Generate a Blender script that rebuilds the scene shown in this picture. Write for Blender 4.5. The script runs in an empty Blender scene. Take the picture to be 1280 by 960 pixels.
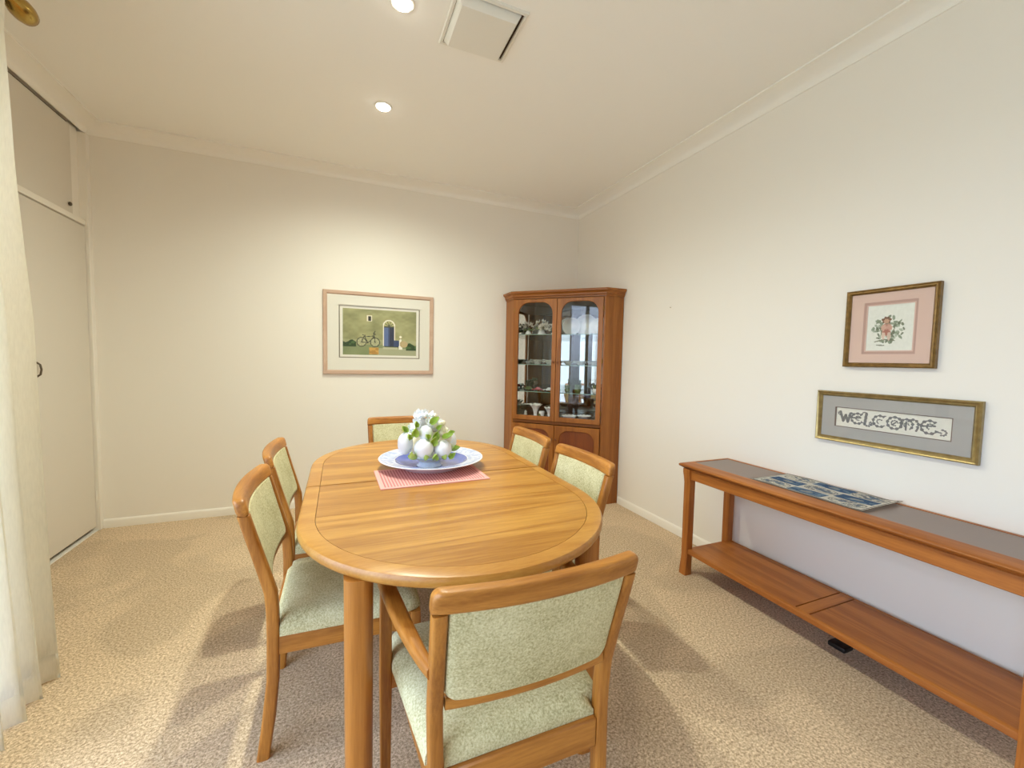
import bpy, bmesh, math, random
import numpy as np
from mathutils import Vector, Matrix
random.seed(7)
rng = np.random.default_rng(7)
S = bpy.context.scene
COL = S.collection
PI = math.pi

# ------------------------------------------------------------------ helpers
def lin(r, g, b):
    def f(c):
        c /= 255.0
        return c / 12.92 if c <= .04045 else ((c + .055) / 1.055) ** 2.4
    return (f(r), f(g), f(b), 1.0)

def tag(o, label=None, cat=None, group=None, kind=None):
    if label: o['label'] = label
    if cat: o['category'] = cat
    if group: o['group'] = group
    if kind: o['kind'] = kind
    return o

def thing(name, label, cat, loc=(0, 0, 0), rz=0.0, group=None):
    o = bpy.data.objects.new(name, None)
    o.empty_display_size = .05
    COL.objects.link(o)
    o.location = loc
    o.rotation_euler = (0, 0, rz)
    return tag(o, label, cat, group)

def obj(name, bm, mats, parent=None, smooth=40):
    """one mesh object out of a bmesh"""
    bmesh.ops.recalc_face_normals(bm, faces=bm.faces[:])
    if smooth:
        lim = math.radians(smooth)
        for f in bm.faces: f.smooth = True
        for e in bm.edges:
            if len(e.link_faces) == 2:
                try: e.smooth = e.calc_face_angle() < lim
                except ValueError: e.smooth = True
            else: e.smooth = True
    me = bpy.data.meshes.new(name)
    bm.to_mesh(me); bm.free()
    if not isinstance(mats, (list, tuple)): mats = [mats]
    for m in mats: me.materials.append(m)
    o = bpy.data.objects.new(name, me)
    COL.objects.link(o)
    if parent: o.parent = parent
    return o

def struct(name, bm, mat, parent=None, smooth=40):
    o = obj(name, bm, mat, parent, smooth)
    if not parent: o['kind'] = 'structure'
    return o

def copy_tree(o, parent=None):
    c = o.copy(); COL.objects.link(c)
    if parent: c.parent = parent
    for ch in list(o.children): copy_tree(ch, c)
    return c

def new(): return bmesh.new()

def box(bm, x0, x1, y0, y1, z0, z1, bev=0.0, seg=2):
    vs = [bm.verts.new(p) for p in ((x0,y0,z0),(x1,y0,z0),(x1,y1,z0),(x0,y1,z0),(x0,y0,z1),(x1,y0,z1),(x1,y1,z1),(x0,y1,z1))]
    fs = [bm.faces.new([vs[i] for i in q]) for q in ((3,2,1,0),(4,5,6,7),(0,1,5,4),(1,2,6,5),(2,3,7,6),(3,0,4,7))]
    if bev > 0:
        es = list({e for f in fs for e in f.edges})
        bmesh.ops.bevel(bm, geom=es, offset=bev, segments=seg, profile=.5, affect='EDGES')
    return bm

def B(*a, **k): return box(new(), *a, **k)

def loft(bm, secs, closed=True, caps=True):
    """skin a list of sections (each a list of points)"""
    rows = [[bm.verts.new(p) for p in s] for s in secs]
    n = len(rows[0])
    for a, b in zip(rows, rows[1:]):
        for i in range(n if closed else n - 1):
            j = (i + 1) % n
            try: bm.faces.new((a[i], a[j], b[j], b[i]))
            except ValueError: pass
    if caps and closed:
        bm.faces.new(rows[0][::-1]); bm.faces.new(rows[-1])
    return bm

def rrect(w, d, r, n=4):
    """rounded rectangle, centred, ccw"""
    pts = []
    r = min(r, w / 2 - 1e-5, d / 2 - 1e-5)
    for cx, cy, a0 in ((w/2-r, d/2-r, 0), (-w/2+r, d/2-r, PI/2), (-w/2+r, -d/2+r, PI), (w/2-r, -d/2+r, 1.5*PI)):
        for k in range(n + 1):
            a = a0 + PI/2 * k / n
            pts.append((cx + r*math.cos(a), cy + r*math.sin(a)))
    return pts

def lathe(bm, prof, n=32, c=(0, 0, 0), caps=True):
    secs = [[(c[0] + r*math.cos(2*PI*i/n), c[1] + r*math.sin(2*PI*i/n), c[2] + z) for i in range(n)] for r, z in prof]
    return loft(bm, secs, True, caps)

def tube(bm, pts, r, n=8):
    pts = [Vector(p) for p in pts]
    secs = []
    for i, p in enumerate(pts):
        d = (pts[min(i+1, len(pts)-1)] - pts[max(i-1, 0)]).normalized()
        a = d.orthogonal().normalized() if i == 0 else (a - d * a.dot(d)).normalized()
        b = d.cross(a)
        rr = r[i] if isinstance(r, (list, tuple)) else r
        secs.append([p + (a*math.cos(2*PI*k/n) + b*math.sin(2*PI*k/n)) * rr for k in range(n)])
    return loft(bm, secs)

def prism(bm, poly, z0, z1, bev=0.0):
    a = [bm.verts.new((x, y, z0)) for x, y in poly]
    b = [bm.verts.new((x, y, z1)) for x, y in poly]
    n = len(poly)
    fs = [bm.faces.new(a[::-1]), bm.faces.new(b)]
    fs += [bm.faces.new((a[i], a[(i+1) % n], b[(i+1) % n], b[i])) for i in range(n)]
    if bev:
        es = [e for e in fs[1].edges]
        bmesh.ops.bevel(bm, geom=es, offset=bev, segments=2, profile=.5, affect='EDGES')
    return bm

def extrude_profile(bm, prof, p0, p1, u, v):
    """sweep a closed 2-D profile (a along u, b along v) from p0 to p1"""
    p0, p1, u, v = Vector(p0), Vector(p1), Vector(u), Vector(v)
    return loft(bm, [[p + u*a + v*b for a, b in prof] for p in (p0, p1)])

def sphere(bm, c, rx, ry=None, rz=None, nu=14, nv=9, wob=0.0, rot=None):
    ry = ry or rx; rz = rz or rx
    rows = []
    M = rot or Matrix.Identity(3)
    for j in range(nv + 1):
        t = PI * j / nv
        row = []
        for i in range(nu):
            a = 2*PI*i/nu
            k = 1 + wob * math.sin(3*a + 5*t) * math.sin(t)
            q = M @ Vector((rx*k*math.sin(t)*math.cos(a), ry*k*math.sin(t)*math.sin(a), rz*math.cos(t)))
            row.append(bm.verts.new(Vector(c) + q))
        rows.append(row)
    for a, b in zip(rows, rows[1:]):
        for i in range(nu):
            bm.faces.new((a[i], a[(i+1) % nu], b[(i+1) % nu], b[i]))
    bmesh.ops.remove_doubles(bm, verts=[v for v in rows[0] + rows[-1]], dist=1e-6)
    return bm

def raycast_poly(poly, c, ang):
    dx, dy = math.cos(ang), math.sin(ang)
    best = 0
    n = len(poly)
    for i in range(n):
        x1, y1 = poly[i][0]-c[0], poly[i][1]-c[1]
        x2, y2 = poly[(i+1) % n][0]-c[0], poly[(i+1) % n][1]-c[1]
        ex, ey = x2-x1, y2-y1
        den = dx*ey - dy*ex
        if abs(den) < 1e-12: continue
        t = (x1*ey - y1*ex) / den
        s = (x1*dy - y1*dx) / den
        if t > 0 and -1e-6 <= s <= 1 + 1e-6: best = max(best, t)
    return (c[0] + dx*best, c[1] + dy*best)

def frame_loops(outer, inner):
    cx = sum(p[0] for p in inner)/len(inner); cy = (max(p[1] for p in inner)+min(p[1] for p in inner))/2
    c = (cx, cy)
    ang = sorted({round(math.atan2(p[1]-cy, p[0]-cx), 6) for p in list(outer)+list(inner)})
    return [raycast_poly(outer, c, a) for a in ang], [raycast_poly(inner, c, a) for a in ang]

def ring_frame(bm, outer, inner, y0, y1, bev=.004):
    """a plate with a hole, standing in XZ; y0 = front, y1 = back; front edges softened"""
    o, i = frame_loops(outer, inner)
    def off(loop, ref, d):
        cx = sum(p[0] for p in inner)/len(inner); cy = (max(p[1] for p in inner)+min(p[1] for p in inner))/2
        out = []
        for p in loop:
            l = math.hypot(p[0]-cx, p[1]-cy)
            out.append((p[0] + (p[0]-cx)/l*d, p[1] + (p[1]-cy)/l*d))
        return out
    L = [[(x, y1, z) for x, z in o], [(x, y0+bev, z) for x, z in o], [(x, y0, z) for x, z in off(o, i, -bev)],
         [(x, y0, z) for x, z in off(i, o, bev)], [(x, y0+bev, z) for x, z in i], [(x, y1, z) for x, z in i]]
    L.append(L[0])
    rows = [[bm.verts.new(p) for p in s] for s in L[:-1]]
    rows.append(rows[0])
    n = len(o)
    for a, b in zip(rows, rows[1:]):
        for k in range(n): bm.faces.new((a[k], a[(k+1) % n], b[(k+1) % n], b[k]))
    return bm

def xform(bm, M):
    bmesh.ops.transform(bm, matrix=M, verts=bm.verts[:]); return bm

# ------------------------------------------------------------------ materials
def mat(name):
    m = bpy.data.materials.new(name); m.use_nodes = True
    nt = m.node_tree
    return m, nt, nt.nodes['Principled BSDF']

def N(nt, t, **kw):
    n = nt.nodes.new(t)
    for k, v in kw.items():
        if k.startswith('in_'): n.inputs[k[3:].replace('_', ' ')].default_value = v
        else: setattr(n, k, v)
    return n

def plain(name, col, rough=.6, metal=0.0, spec=.5, bump=None, coat=0, var=0.0, vscale=3.0):
    m, nt, p = mat(name)
    p.inputs['Base Color'].default_value = col
    p.inputs['Roughness'].default_value = rough
    p.inputs['Metallic'].default_value = metal
    p.inputs['Specular IOR Level'].default_value = spec
    if coat: p.inputs['Coat Weight'].default_value = coat; p.inputs['Coat Roughness'].default_value = .15
    tc = N(nt, 'ShaderNodeTexCoord')
    if var:
        nz = N(nt, 'ShaderNodeTexNoise'); nz.inputs['Scale'].default_value = vscale; nz.inputs['Detail'].default_value = 3
        nt.links.new(tc.outputs['Object'], nz.inputs['Vector'])
        r = N(nt, 'ShaderNodeValToRGB')
        r.color_ramp.elements[0].position = .3; r.color_ramp.elements[1].position = .7
        r.color_ramp.elements[0].color = tuple(c*(1-var) for c in col[:3]) + (1,)
        r.color_ramp.elements[1].color = tuple(min(1, c*(1+var)) for c in col[:3]) + (1,)
        nt.links.new(nz.outputs['Fac'], r.inputs['Fac']); nt.links.new(r.outputs['Color'], p.inputs['Base Color'])
    if bump:
        nz = N(nt, 'ShaderNodeTexNoise'); nz.inputs['Scale'].default_value = bump[0]; nz.inputs['Detail'].default_value = 3
        nt.links.new(tc.outputs['Object'], nz.inputs['Vector'])
        b = N(nt, 'ShaderNodeBump'); b.inputs['Strength'].default_value = bump[1]; b.inputs['Distance'].default_value = bump[2]
        nt.links.new(nz.outputs['Fac'], b.inputs['Height']); nt.links.new(b.outputs['Normal'], p.inputs['Normal'])
    return m

def wood(name, light, dark, axis='x', grain=14.0, stretch=.07, rough=.35, coat=.15, rings=5.0, off=(0, 0, 0), mixr=.72):
    m, nt, p = mat(name)
    L = nt.links.new
    tc = N(nt, 'ShaderNodeTexCoord')
    mp = N(nt, 'ShaderNodeMapping')
    sc = {'x': (stretch, 1, 1), 'y': (1, stretch, 1), 'z': (1, 1, stretch)}[axis]
    mp.inputs['Scale'].default_value = sc; mp.inputs['Location'].default_value = off
    L(tc.outputs['Object'], mp.inputs['Vector'])
    n1 = N(nt, 'ShaderNodeTexNoise'); n1.inputs['Scale'].default_value = grain * .35; n1.inputs['Detail'].default_value = 2; n1.inputs['Distortion'].default_value = .4
    L(mp.outputs['Vector'], n1.inputs['Vector'])
    mul = N(nt, 'ShaderNodeMath', operation='MULTIPLY'); mul.inputs[1].default_value = rings * 6.283
    L(n1.outputs['Fac'], mul.inputs[0])
    sn = N(nt, 'ShaderNodeMath', operation='SINE'); L(mul.outputs[0], sn.inputs[0])
    fr = N(nt, 'ShaderNodeMath', operation='MULTIPLY_ADD'); L(sn.outputs[0], fr.inputs[0]); fr.inputs[1].default_value = .5; fr.inputs[2].default_value = .5
    n2 = N(nt, 'ShaderNodeTexNoise'); n2.inputs['Scale'].default_value = grain * 7; n2.inputs['Detail'].default_value = 4; n2.inputs['Roughness'].default_value = .65
    L(mp.outputs['Vector'], n2.inputs['Vector'])
    mx = N(nt, 'ShaderNodeMix'); mx.data_type = 'FLOAT'; mx.inputs[0].default_value = mixr
    L(fr.outputs[0], mx.inputs[2]); L(n2.outputs['Fac'], mx.inputs[3])
    r = N(nt, 'ShaderNodeValToRGB')
    r.color_ramp.elements[0].position = .25; r.color_ramp.elements[1].position = .72
    r.color_ramp.elements[0].color = light; r.color_ramp.elements[1].color = dark
    L(mx.outputs[0], r.inputs['Fac']); L(r.outputs['Color'], p.inputs['Base Color'])
    p.inputs['Roughness'].default_value = rough
    p.inputs['Coat Weight'].default_value = coat; p.inputs['Coat Roughness'].default_value = .22
    return m

def fabric(name, base, dark, light, scale=90.0):
    m, nt, p = mat(name)
    L = nt.links.new
    tc = N(nt, 'ShaderNodeTexCoord')
    n1 = N(nt, 'ShaderNodeTexNoise'); n1.inputs['Scale'].default_value = scale * 2.2; n1.inputs['Detail'].default_value = 3; n1.inputs['Roughness'].default_value = .7
    n2 = N(nt, 'ShaderNodeTexNoise'); n2.inputs['Scale'].default_value = 9; n2.inputs['Detail'].default_value = 3
    L(tc.outputs['Object'], n1.inputs['Vector']); L(tc.outputs['Object'], n2.inputs['Vector'])
    mx = N(nt, 'ShaderNodeMix'); mx.data_type = 'FLOAT'; mx.inputs[0].default_value = .3
    L(n1.outputs['Fac'], mx.inputs[2]); L(n2.outputs['Fac'], mx.inputs[3])
    r = N(nt, 'ShaderNodeValToRGB')
    e = r.color_ramp.elements
    e[0].position = .34; e[0].color = dark; e[1].position = .66; e[1].color = light
    k = e.new(.5); k.color = base
    L(mx.outputs[0], r.inputs['Fac']); L(r.outputs['Color'], p.inputs['Base Color'])
    p.inputs['Roughness'].default_value = .95
    p.inputs['Sheen Weight'].default_value = .12; p.inputs['Sheen Roughness'].default_value = .5
    p.inputs['Sheen Tint'].default_value = light
    b = N(nt, 'ShaderNodeBump'); b.inputs['Strength'].default_value = .5; b.inputs['Distance'].default_value = .002
    L(n1.outputs['Fac'], b.inputs['Height']); L(b.outputs['Normal'], p.inputs['Normal'])
    return m

def glass_thin(name, tint=(1, 1, 1, 1), refl=1.0):
    m = bpy.data.materials.new(name); m.use_nodes = True
    nt = m.node_tree; nt.nodes.clear()
    out = N(nt, 'ShaderNodeOutputMaterial')
    tr = N(nt, 'ShaderNodeBsdfTransparent'); tr.inputs['Color'].default_value = tint
    gl = N(nt, 'ShaderNodeBsdfGlossy'); gl.inputs['Roughness'].default_value = .01
    lw = N(nt, 'ShaderNodeLayerWeight'); lw.inputs['Blend'].default_value = .5
    pw = N(nt, 'ShaderNodeMath', operation='POWER'); pw.inputs[1].default_value = 5
    nt.links.new(lw.outputs['Facing'], pw.inputs[0])
    fr = N(nt, 'ShaderNodeMath', operation='MULTIPLY_ADD'); fr.inputs[1].default_value = .9; fr.inputs[2].default_value = .04
    nt.links.new(pw.outputs[0], fr.inputs[0])
    mu = N(nt, 'ShaderNodeMath', operation='MULTIPLY'); mu.inputs[1].default_value = refl
    mx = N(nt, 'ShaderNodeMixShader')
    nt.links.new(fr.outputs[0], mu.inputs[0]); nt.links.new(mu.outputs[0], mx.inputs[0])
    nt.links.new(tr.outputs[0], mx.inputs[1]); nt.links.new(gl.outputs[0], mx.inputs[2])
    nt.links.new(mx.outputs[0], out.inputs['Surface'])
    return m

def emit(name, col, s):
    m = bpy.data.materials.new(name); m.use_nodes = True
    nt = m.node_tree; nt.nodes.clear()
    out = N(nt, 'ShaderNodeOutputMaterial'); e = N(nt, 'ShaderNodeEmission')
    e.inputs['Color'].default_value = col; e.inputs['Strength'].default_value = s
    nt.links.new(e.outputs[0], out.inputs['Surface'])
    return m

def colattr(name, rough=.7, bump=None):
    m, nt, p = mat(name)
    a = N(nt, 'ShaderNodeVertexColor'); a.layer_name = 'print'
    nt.links.new(a.outputs['Color'], p.inputs['Base Color'])
    p.inputs['Roughness'].default_value = rough
    if bump:
        tc = N(nt, 'ShaderNodeTexCoord')
        nz = N(nt, 'ShaderNodeTexNoise'); nz.inputs['Scale'].default_value = bump[0]
        nt.links.new(tc.outputs['Object'], nz.inputs['Vector'])
        b = N(nt, 'ShaderNodeBump'); b.inputs['Strength'].default_value = bump[1]; b.inputs['Distance'].default_value = .002
        nt.links.new(nz.outputs['Fac'], b.inputs['Height']); nt.links.new(b.outputs['Normal'], p.inputs['Normal'])
    return m

M = {}
M['wall'] = plain('wall_paint', lin(241, 237, 229), .85, spec=.2, bump=(60, .04, .002))
M['ceiling'] = plain('ceiling_paint', lin(247, 246, 242), .9, spec=.2)
M['cornice'] = plain('cornice_paint', lin(248, 246, 240), .7, spec=.3)
M['trim'] = plain('trim_gloss', lin(243, 239, 230), .45)
M['door'] = plain('door_paint', lin(222, 216, 204), .5)  # made darker than the trim to carry the dimness of that corner
M['gap'] = plain('gap_shade_dark', lin(60, 46, 30), .9)  # dark colour stands in for shade inside the gaps
M['table'] = wood('table_oak', lin(196, 144, 66), lin(154, 100, 34), 'x', grain=16, stretch=.06, rough=.34, coat=.2, rings=7)
M['table2'] = wood('table_oak_leaf', lin(192, 140, 64), lin(150, 96, 32), 'x', grain=15, stretch=.06, rough=.34, coat=.2, rings=6, off=(3.3, 1.7, 0))
M['rim'] = wood('table_rim', lin(196, 144, 68), lin(170, 114, 44), 'x', grain=20, stretch=.15, rough=.34, coat=.2, rings=3, off=(7, 2, 1))
M['tleg'] = wood('table_leg', lin(184, 120, 48), lin(152, 92, 28), 'z', grain=22, stretch=.05, rough=.35, coat=.2, rings=5)
for ax in 'xyz':
    M['chair_' + ax] = wood('chair_teak_' + ax, lin(192, 130, 54), lin(148, 90, 28), ax, grain=26, stretch=.08, rough=.4, coat=.1, rings=4, off=(1, 5, 2))
    M['cab_' + ax] = wood('cabinet_teak_' + ax, lin(166, 102, 36), lin(132, 74, 14), ax, grain=22, stretch=.06, rough=.45, coat=.08, rings=4, off=(4, 1, 6))
    M['con_' + ax] = wood('console_teak_' + ax, lin(182, 112, 44), lin(146, 80, 22), ax, grain=24, stretch=.06, rough=.5, coat=.04, rings=5, off=(9, 3, 2))
M['cab_dark'] = wood('cabinet_panel', lin(134, 70, 24), lin(110, 50, 14), 'z', grain=20, stretch=.05, rough=.45, coat=.08, rings=4)
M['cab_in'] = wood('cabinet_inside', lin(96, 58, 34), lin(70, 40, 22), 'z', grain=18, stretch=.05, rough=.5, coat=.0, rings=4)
M['fabric'] = fabric('sage_upholstery', lin(200, 194, 152), lin(156, 148, 104), lin(226, 222, 186))
M['leather'] = plain('console_inset', lin(122, 104, 96), .32, bump=(300, .15, .001), var=.04)
M['glass'] = glass_thin('pane_glass')
M['shelfglass'] = glass_thin('shelf_glass', lin(215, 235, 225), 1.2)
M['shelfedge'] = plain('shelf_edge', lin(120, 150, 135), .2)
M['mirror'] = plain('mirror_silver', (.86, .88, .86, 1), .02, metal=1.0)
M['brass'] = plain('brass', lin(176, 146, 78), .22, metal=1.0)
M['darkmetal'] = plain('dark_metal', lin(110, 100, 84), .4, metal=.7)
M['knob'] = plain('knob_wood', lin(120, 66, 32), .35)
M['white'] = plain('white_china', lin(240, 240, 236), .25, coat=.4)
M['whitematt'] = plain('white_bisque', lin(226, 229, 234), .5, bump=(220, .35, .001))
M['leaf'] = plain('leaf_glaze', lin(172, 196, 92), .35, var=.18, vscale=30)
M['creamfl'] = plain('cream_bisque', lin(232, 226, 206), .5, var=.06, vscale=40)
M['blueurn'] = plain('pale_blue_glaze', lin(228, 238, 252), .25, coat=.4, bump=(120, .6, .002), var=.1, vscale=60)
M['plastic'] = plain('vent_plastic', lin(232, 230, 222), .45)
M['greyflower'] = plain('grey_flower', lin(205, 200, 186), .5, var=.12, vscale=60)
M['crystal'] = plain('crystal', lin(190, 196, 190), .08, coat=1, var=.35, vscale=80)
M['red'] = plain('red_enamel', lin(150, 20, 36), .25, coat=.5)
M['green'] = plain('green_glaze', lin(86, 104, 58), .35, var=.2, vscale=50)
M['black'] = plain('black_plastic', lin(22, 20, 20), .4)
M['pinkframe'] = wood('pink_wash_frame', lin(206, 176, 154), lin(192, 160, 138), 'x', grain=20, stretch=.1, rough=.5, coat=0, rings=3)
M['mat_white'] = plain('mount_white', lin(234, 231, 220), .8)
M['mat_line'] = plain('mount_line', lin(120, 110, 88), .8)
M['mat_pink'] = plain('mount_pink', lin(222, 192, 178), .8)
M['mat_grey'] = plain('mount_grey', lin(172, 170, 166), .8)
M['gilt'] = plain('gilt_frame', lin(136, 106, 58), .38, metal=.55, var=.25, vscale=45, bump=(70, .3, .003))
M['gilt2'] = plain('gilt_frame_bright', lin(164, 144, 96), .34, metal=.75, var=.2, vscale=40, bump=(60, .3, .003))
M['print'] = colattr('printed_paper', .6)
M['tapestry'] = colattr('woven_tapestry', .95, (700, .5))
M['glaze'] = glass_thin('picture_glass', refl=.5)

# carpet
def carpet():
    m, nt, p = mat('carpet_pile')
    L = nt.links.new
    tc = N(nt, 'ShaderNodeTexCoord')
    n1 = N(nt, 'ShaderNodeTexNoise'); n1.inputs['Scale'].default_value = 115; n1.inputs['Detail'].default_value = 4; n1.inputs['Roughness'].default_value = .85
    n2 = N(nt, 'ShaderNodeTexNoise'); n2.inputs['Scale'].default_value = 1.7; n2.inputs['Detail'].default_value = 2; n2.inputs['Distortion'].default_value = .8
    L(tc.outputs['Object'], n1.inputs['Vector']); L(tc.outputs['Object'], n2.inputs['Vector'])
    r = N(nt, 'ShaderNodeValToRGB'); e = r.color_ramp.elements
    e[0].position = .36; e[0].color = lin(138, 112, 84); e[1].position = .66; e[1].color = lin(250, 230, 200)
    k = e.new(.5); k.color = lin(206, 180, 146)
    L(n1.outputs['Fac'], r.inputs['Fac'])
    r2 = N(nt, 'ShaderNodeValToRGB'); e = r2.color_ramp.elements
    e[0].position = .46; e[0].color = (.86, .86, .86, 1); e[1].position = .54; e[1].color = (1.06, 1.06, 1.06, 1)
    L(n2.outputs['Fac'], r2.inputs['Fac'])
    mx = N(nt, 'ShaderNodeMix'); mx.data_type = 'RGBA'; mx.blend_type = 'MULTIPLY'; mx.inputs[0].default_value = .75
    L(r.outputs['Color'], mx.inputs[6]); L(r2.outputs['Color'], mx.inputs[7])
    L(mx.outputs[2], p.inputs['Base Color'])
    p.inputs['Roughness'].default_value = 1; p.inputs['Specular IOR Level'].default_value = .1
    p.inputs['Sheen Weight'].default_value = .2
    b = N(nt, 'ShaderNodeBump'); b.inputs['Strength'].default_value = .5; b.inputs['Distance'].default_value = .006
    L(n1.outputs['Fac'], b.inputs['Height']); L(b.outputs['Normal'], p.inputs['Normal'])
    return m
M['carpet'] = carpet()

def curtain_mat(name, col, tcol, tfac):
    m = bpy.data.materials.new(name); m.use_nodes = True
    nt = m.node_tree; nt.nodes.clear(); L = nt.links.new
    out = N(nt, 'ShaderNodeOutputMaterial')
    tc = N(nt, 'ShaderNodeTexCoord')
    mp = N(nt, 'ShaderNodeMapping'); mp.inputs['Scale'].default_value = (1, 1, .12)
    nz = N(nt, 'ShaderNodeTexNoise'); nz.inputs['Scale'].default_value = 260; nz.inputs['Detail'].default_value = 2
    L(tc.outputs['Object'], mp.inputs['Vector']); L(mp.outputs['Vector'], nz.inputs['Vector'])
    r = N(nt, 'ShaderNodeValToRGB')
    r.color_ramp.elements[0].position = .3; r.color_ramp.elements[0].color = tuple(c*.88 for c in col[:3]) + (1,)
    r.color_ramp.elements[1].position = .7; r.color_ramp.elements[1].color = col
    L(nz.outputs['Fac'], r.inputs['Fac'])
    d = N(nt, 'ShaderNodeBsdfDiffuse'); t = N(nt, 'ShaderNodeBsdfTranslucent')
    L(r.outputs['Color'], d.inputs['Color']); t.inputs['Color'].default_value = tcol
    mx = N(nt, 'ShaderNodeMixShader'); mx.inputs[0].default_value = tfac
    L(d.outputs[0], mx.inputs[1]); L(t.outputs[0], mx.inputs[2]); L(mx.outputs[0], out.inputs['Surface'])
    return m
M['curtain'] = curtain_mat('cream_linen', lin(250, 247, 238), (.96, .93, .86, 1), .5)
M['sheer'] = curtain_mat('sheer_voile', lin(240, 240, 236), (.70, .70, .69, 1), .7)

# ------------------------------------------------------------------ room
XR, YB, XL, H = 2.272, 3.7502, -1.5635, 2.7598
XW = -1.14          # window wall, nearer the camera than the wardrobe recess
YW = 2.08           # where the recess begins
YF = -4.2           # wall behind the camera
struct('floor', B(XL-.2, XR+.15, YF-.15, YB+.15, -.12, 0), M['carpet'])
struct('ceiling', B(XL-.2, XR+.15, YF-.15, YB+.15, H, H+.1), M['ceiling'])
struct('wall_back', B(XL-.2, XR+.15, YB, YB+.15, 0, H), M['wall'])
struct('wall_right', B(XR, XR+.15, YF, YB, 0, H), M['wall'])
bm = new()
box(bm, XL-.2, XL-.045, YW-.1, YB, 0, H)                       # behind the wardrobe doors
box(bm, XL-.2, XW, YW-.12, YW, 0, H)                           # return of the recess
WY0, WY1, WZ0, WZ1 = -.75, 1.93, .06, 2.25
VY0, VY1 = -3.0, -.9
box(bm, XW-.15, XW, WY1, YW-.12, 0, H)
box(bm, XW-.15, XW, YF, VY0, 0, H)
box(bm, XW-.15, XW, VY1, WY0, 0, H)
for a, b in ((WY0, WY1), (VY0, VY1)):
    box(bm, XW-.15, XW, a, b, 0, WZ0)
    box(bm, XW-.15, XW, a, b, WZ1, H)
struct('wall_left', bm, M['wall'])
struct('wall_front', B(XW-.15, XR, YF-.15, YF, 0, H), M['wall'])

def window(name, axis, fixed, a0, a1, z0, z1, nmul):
    bm = new()
    def bar(p0, p1, q0, q1):
        if axis == 'y': box(bm, fixed-.09, fixed-.04, p0, p1, q0, q1, .004, 1)
        else: box(bm, p0, p1, fixed-.09, fixed-.04, q0, q1, .004, 1)
    w = .05
    bar(a0, a1, z0, z0+w); bar(a0, a1, z1-w, z1)
    for i in range(nmul + 1):
        c = a0 + (a1-a0-w) * i/nmul
        bar(c, c+w, z0+w, z1-w)
    o = struct(name, bm, M['trim'])
    bm = new()
    if axis == 'y': box(bm, fixed-.068, fixed-.064, a0+.02, a1-.02, z0+.02, z1-.02)
    else: box(bm, a0+.02, a1-.02, fixed-.068, fixed-.064, z0+.02, z1-.02)
    obj('pane', bm, M['glass'], o)
    return o
window('window_1', 'y', XW, WY0, WY1, WZ0, WZ1, 3)
window('window_2', 'y', XW, VY0, VY1, WZ0, WZ1, 2)

# cornice
def cove(drop, proj):
    pr = [(0, 0), (0, -drop), (.006, -drop)]
    n = 8
    for k in range(n + 1):
        a = PI/2 * k / n
        pr.append((.008 + (proj-.018)*(1-math.cos(a)), -drop + .004 + (drop-.012)*math.sin(a)))
    pr += [(proj-.010, -.010), (proj, -.010), (proj, 0)]
    return pr
cv = cove(.066, .112)
bm = new()
secs = []
zc = H - .0005
for (x0, y0), (ux, uy) in [((XL, YB), (1, -1)), ((XR, YB), (-1, -1)), ((XR, YF), (-1, 1))]:
    secs.append([(x0 + ux*a, y0 + uy*a, zc + b) for a, b in cv])
first = [(XL + a, YW + .002, zc + b) for a, b in cv]
loft(bm, [first] + secs)
struct('trim_1', bm, M['cornice'], smooth=50)

# skirting boards
def skirting(name, p0, p1, u):
    prof = [(0, 0), (.013, 0), (.013, .048), (.010, .056), (.004, .062), (0, .062)]
    bm = extrude_profile(new(), prof, p0, p1, u, (0, 0, 1))
    return struct(name, bm, M['trim'])
skirting('baseboard_back', (XL+.02, YB, 0), (1.475, YB, 0), (0, -1, 0))
skirting('baseboard_right', (XR, 2.955, 0), (XR, YF, 0), (-1, 0, 0))

# built-in wardrobe: frame, doors
bm = new()
box(bm, XL-.05, XL+.018, 3.705, YB, 0, H-.07, .003, 1)                 # corner architrave
box(bm, XL-.05, XL+.004, YW, 3.705, 2.083, 2.118, .003, 1)             # rail between the two tiers
box(bm, XL-.06, XL-.026, 3.603, 3.706, 2.118, 2.70)                    # set-back strip beside the upper door
box(bm, XL-.05, XL+.006, YW, 3.705, 0, .006, .002, 1)                  # sill strip
struct('trim_2', bm, M['trim'])
struct('gap_shade', B(XL-.06, XL-.03, YW, 3.705, .01, 2.70), M['gap'])     # dark sheet coloured as the shadow behind the door gaps
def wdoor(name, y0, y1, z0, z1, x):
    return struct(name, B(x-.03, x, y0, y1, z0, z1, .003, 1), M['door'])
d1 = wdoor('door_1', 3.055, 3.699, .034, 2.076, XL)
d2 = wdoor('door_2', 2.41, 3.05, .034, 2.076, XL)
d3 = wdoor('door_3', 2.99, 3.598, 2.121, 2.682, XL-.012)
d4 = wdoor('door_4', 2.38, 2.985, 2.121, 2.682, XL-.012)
bm = new()
ring = [(.0, -.04), (.015, -.028), (.02, 0), (.015, .028), (0, .04)]
tube(bm, [(XL + a, 3.158, 1.14 + b) for a, b in ring], .005)
obj('door_handle', bm, M['darkmetal'], d1)
bm = sphere(new(), (XL-.004, 3.553, 2.175), .01, .011, .013, 10, 6)
obj('door_knob', bm, M['darkmetal'], d3)
for z in (1.93, .25):
    bm = tube(new(), [(XL+.003, 3.702, z-.035), (XL+.003, 3.702, z-.012), (XL+.003, 3.702, z+.012), (XL+.003, 3.702, z+.035)], .0045)
    obj('hinge', bm, M['trim'], d1)

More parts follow.
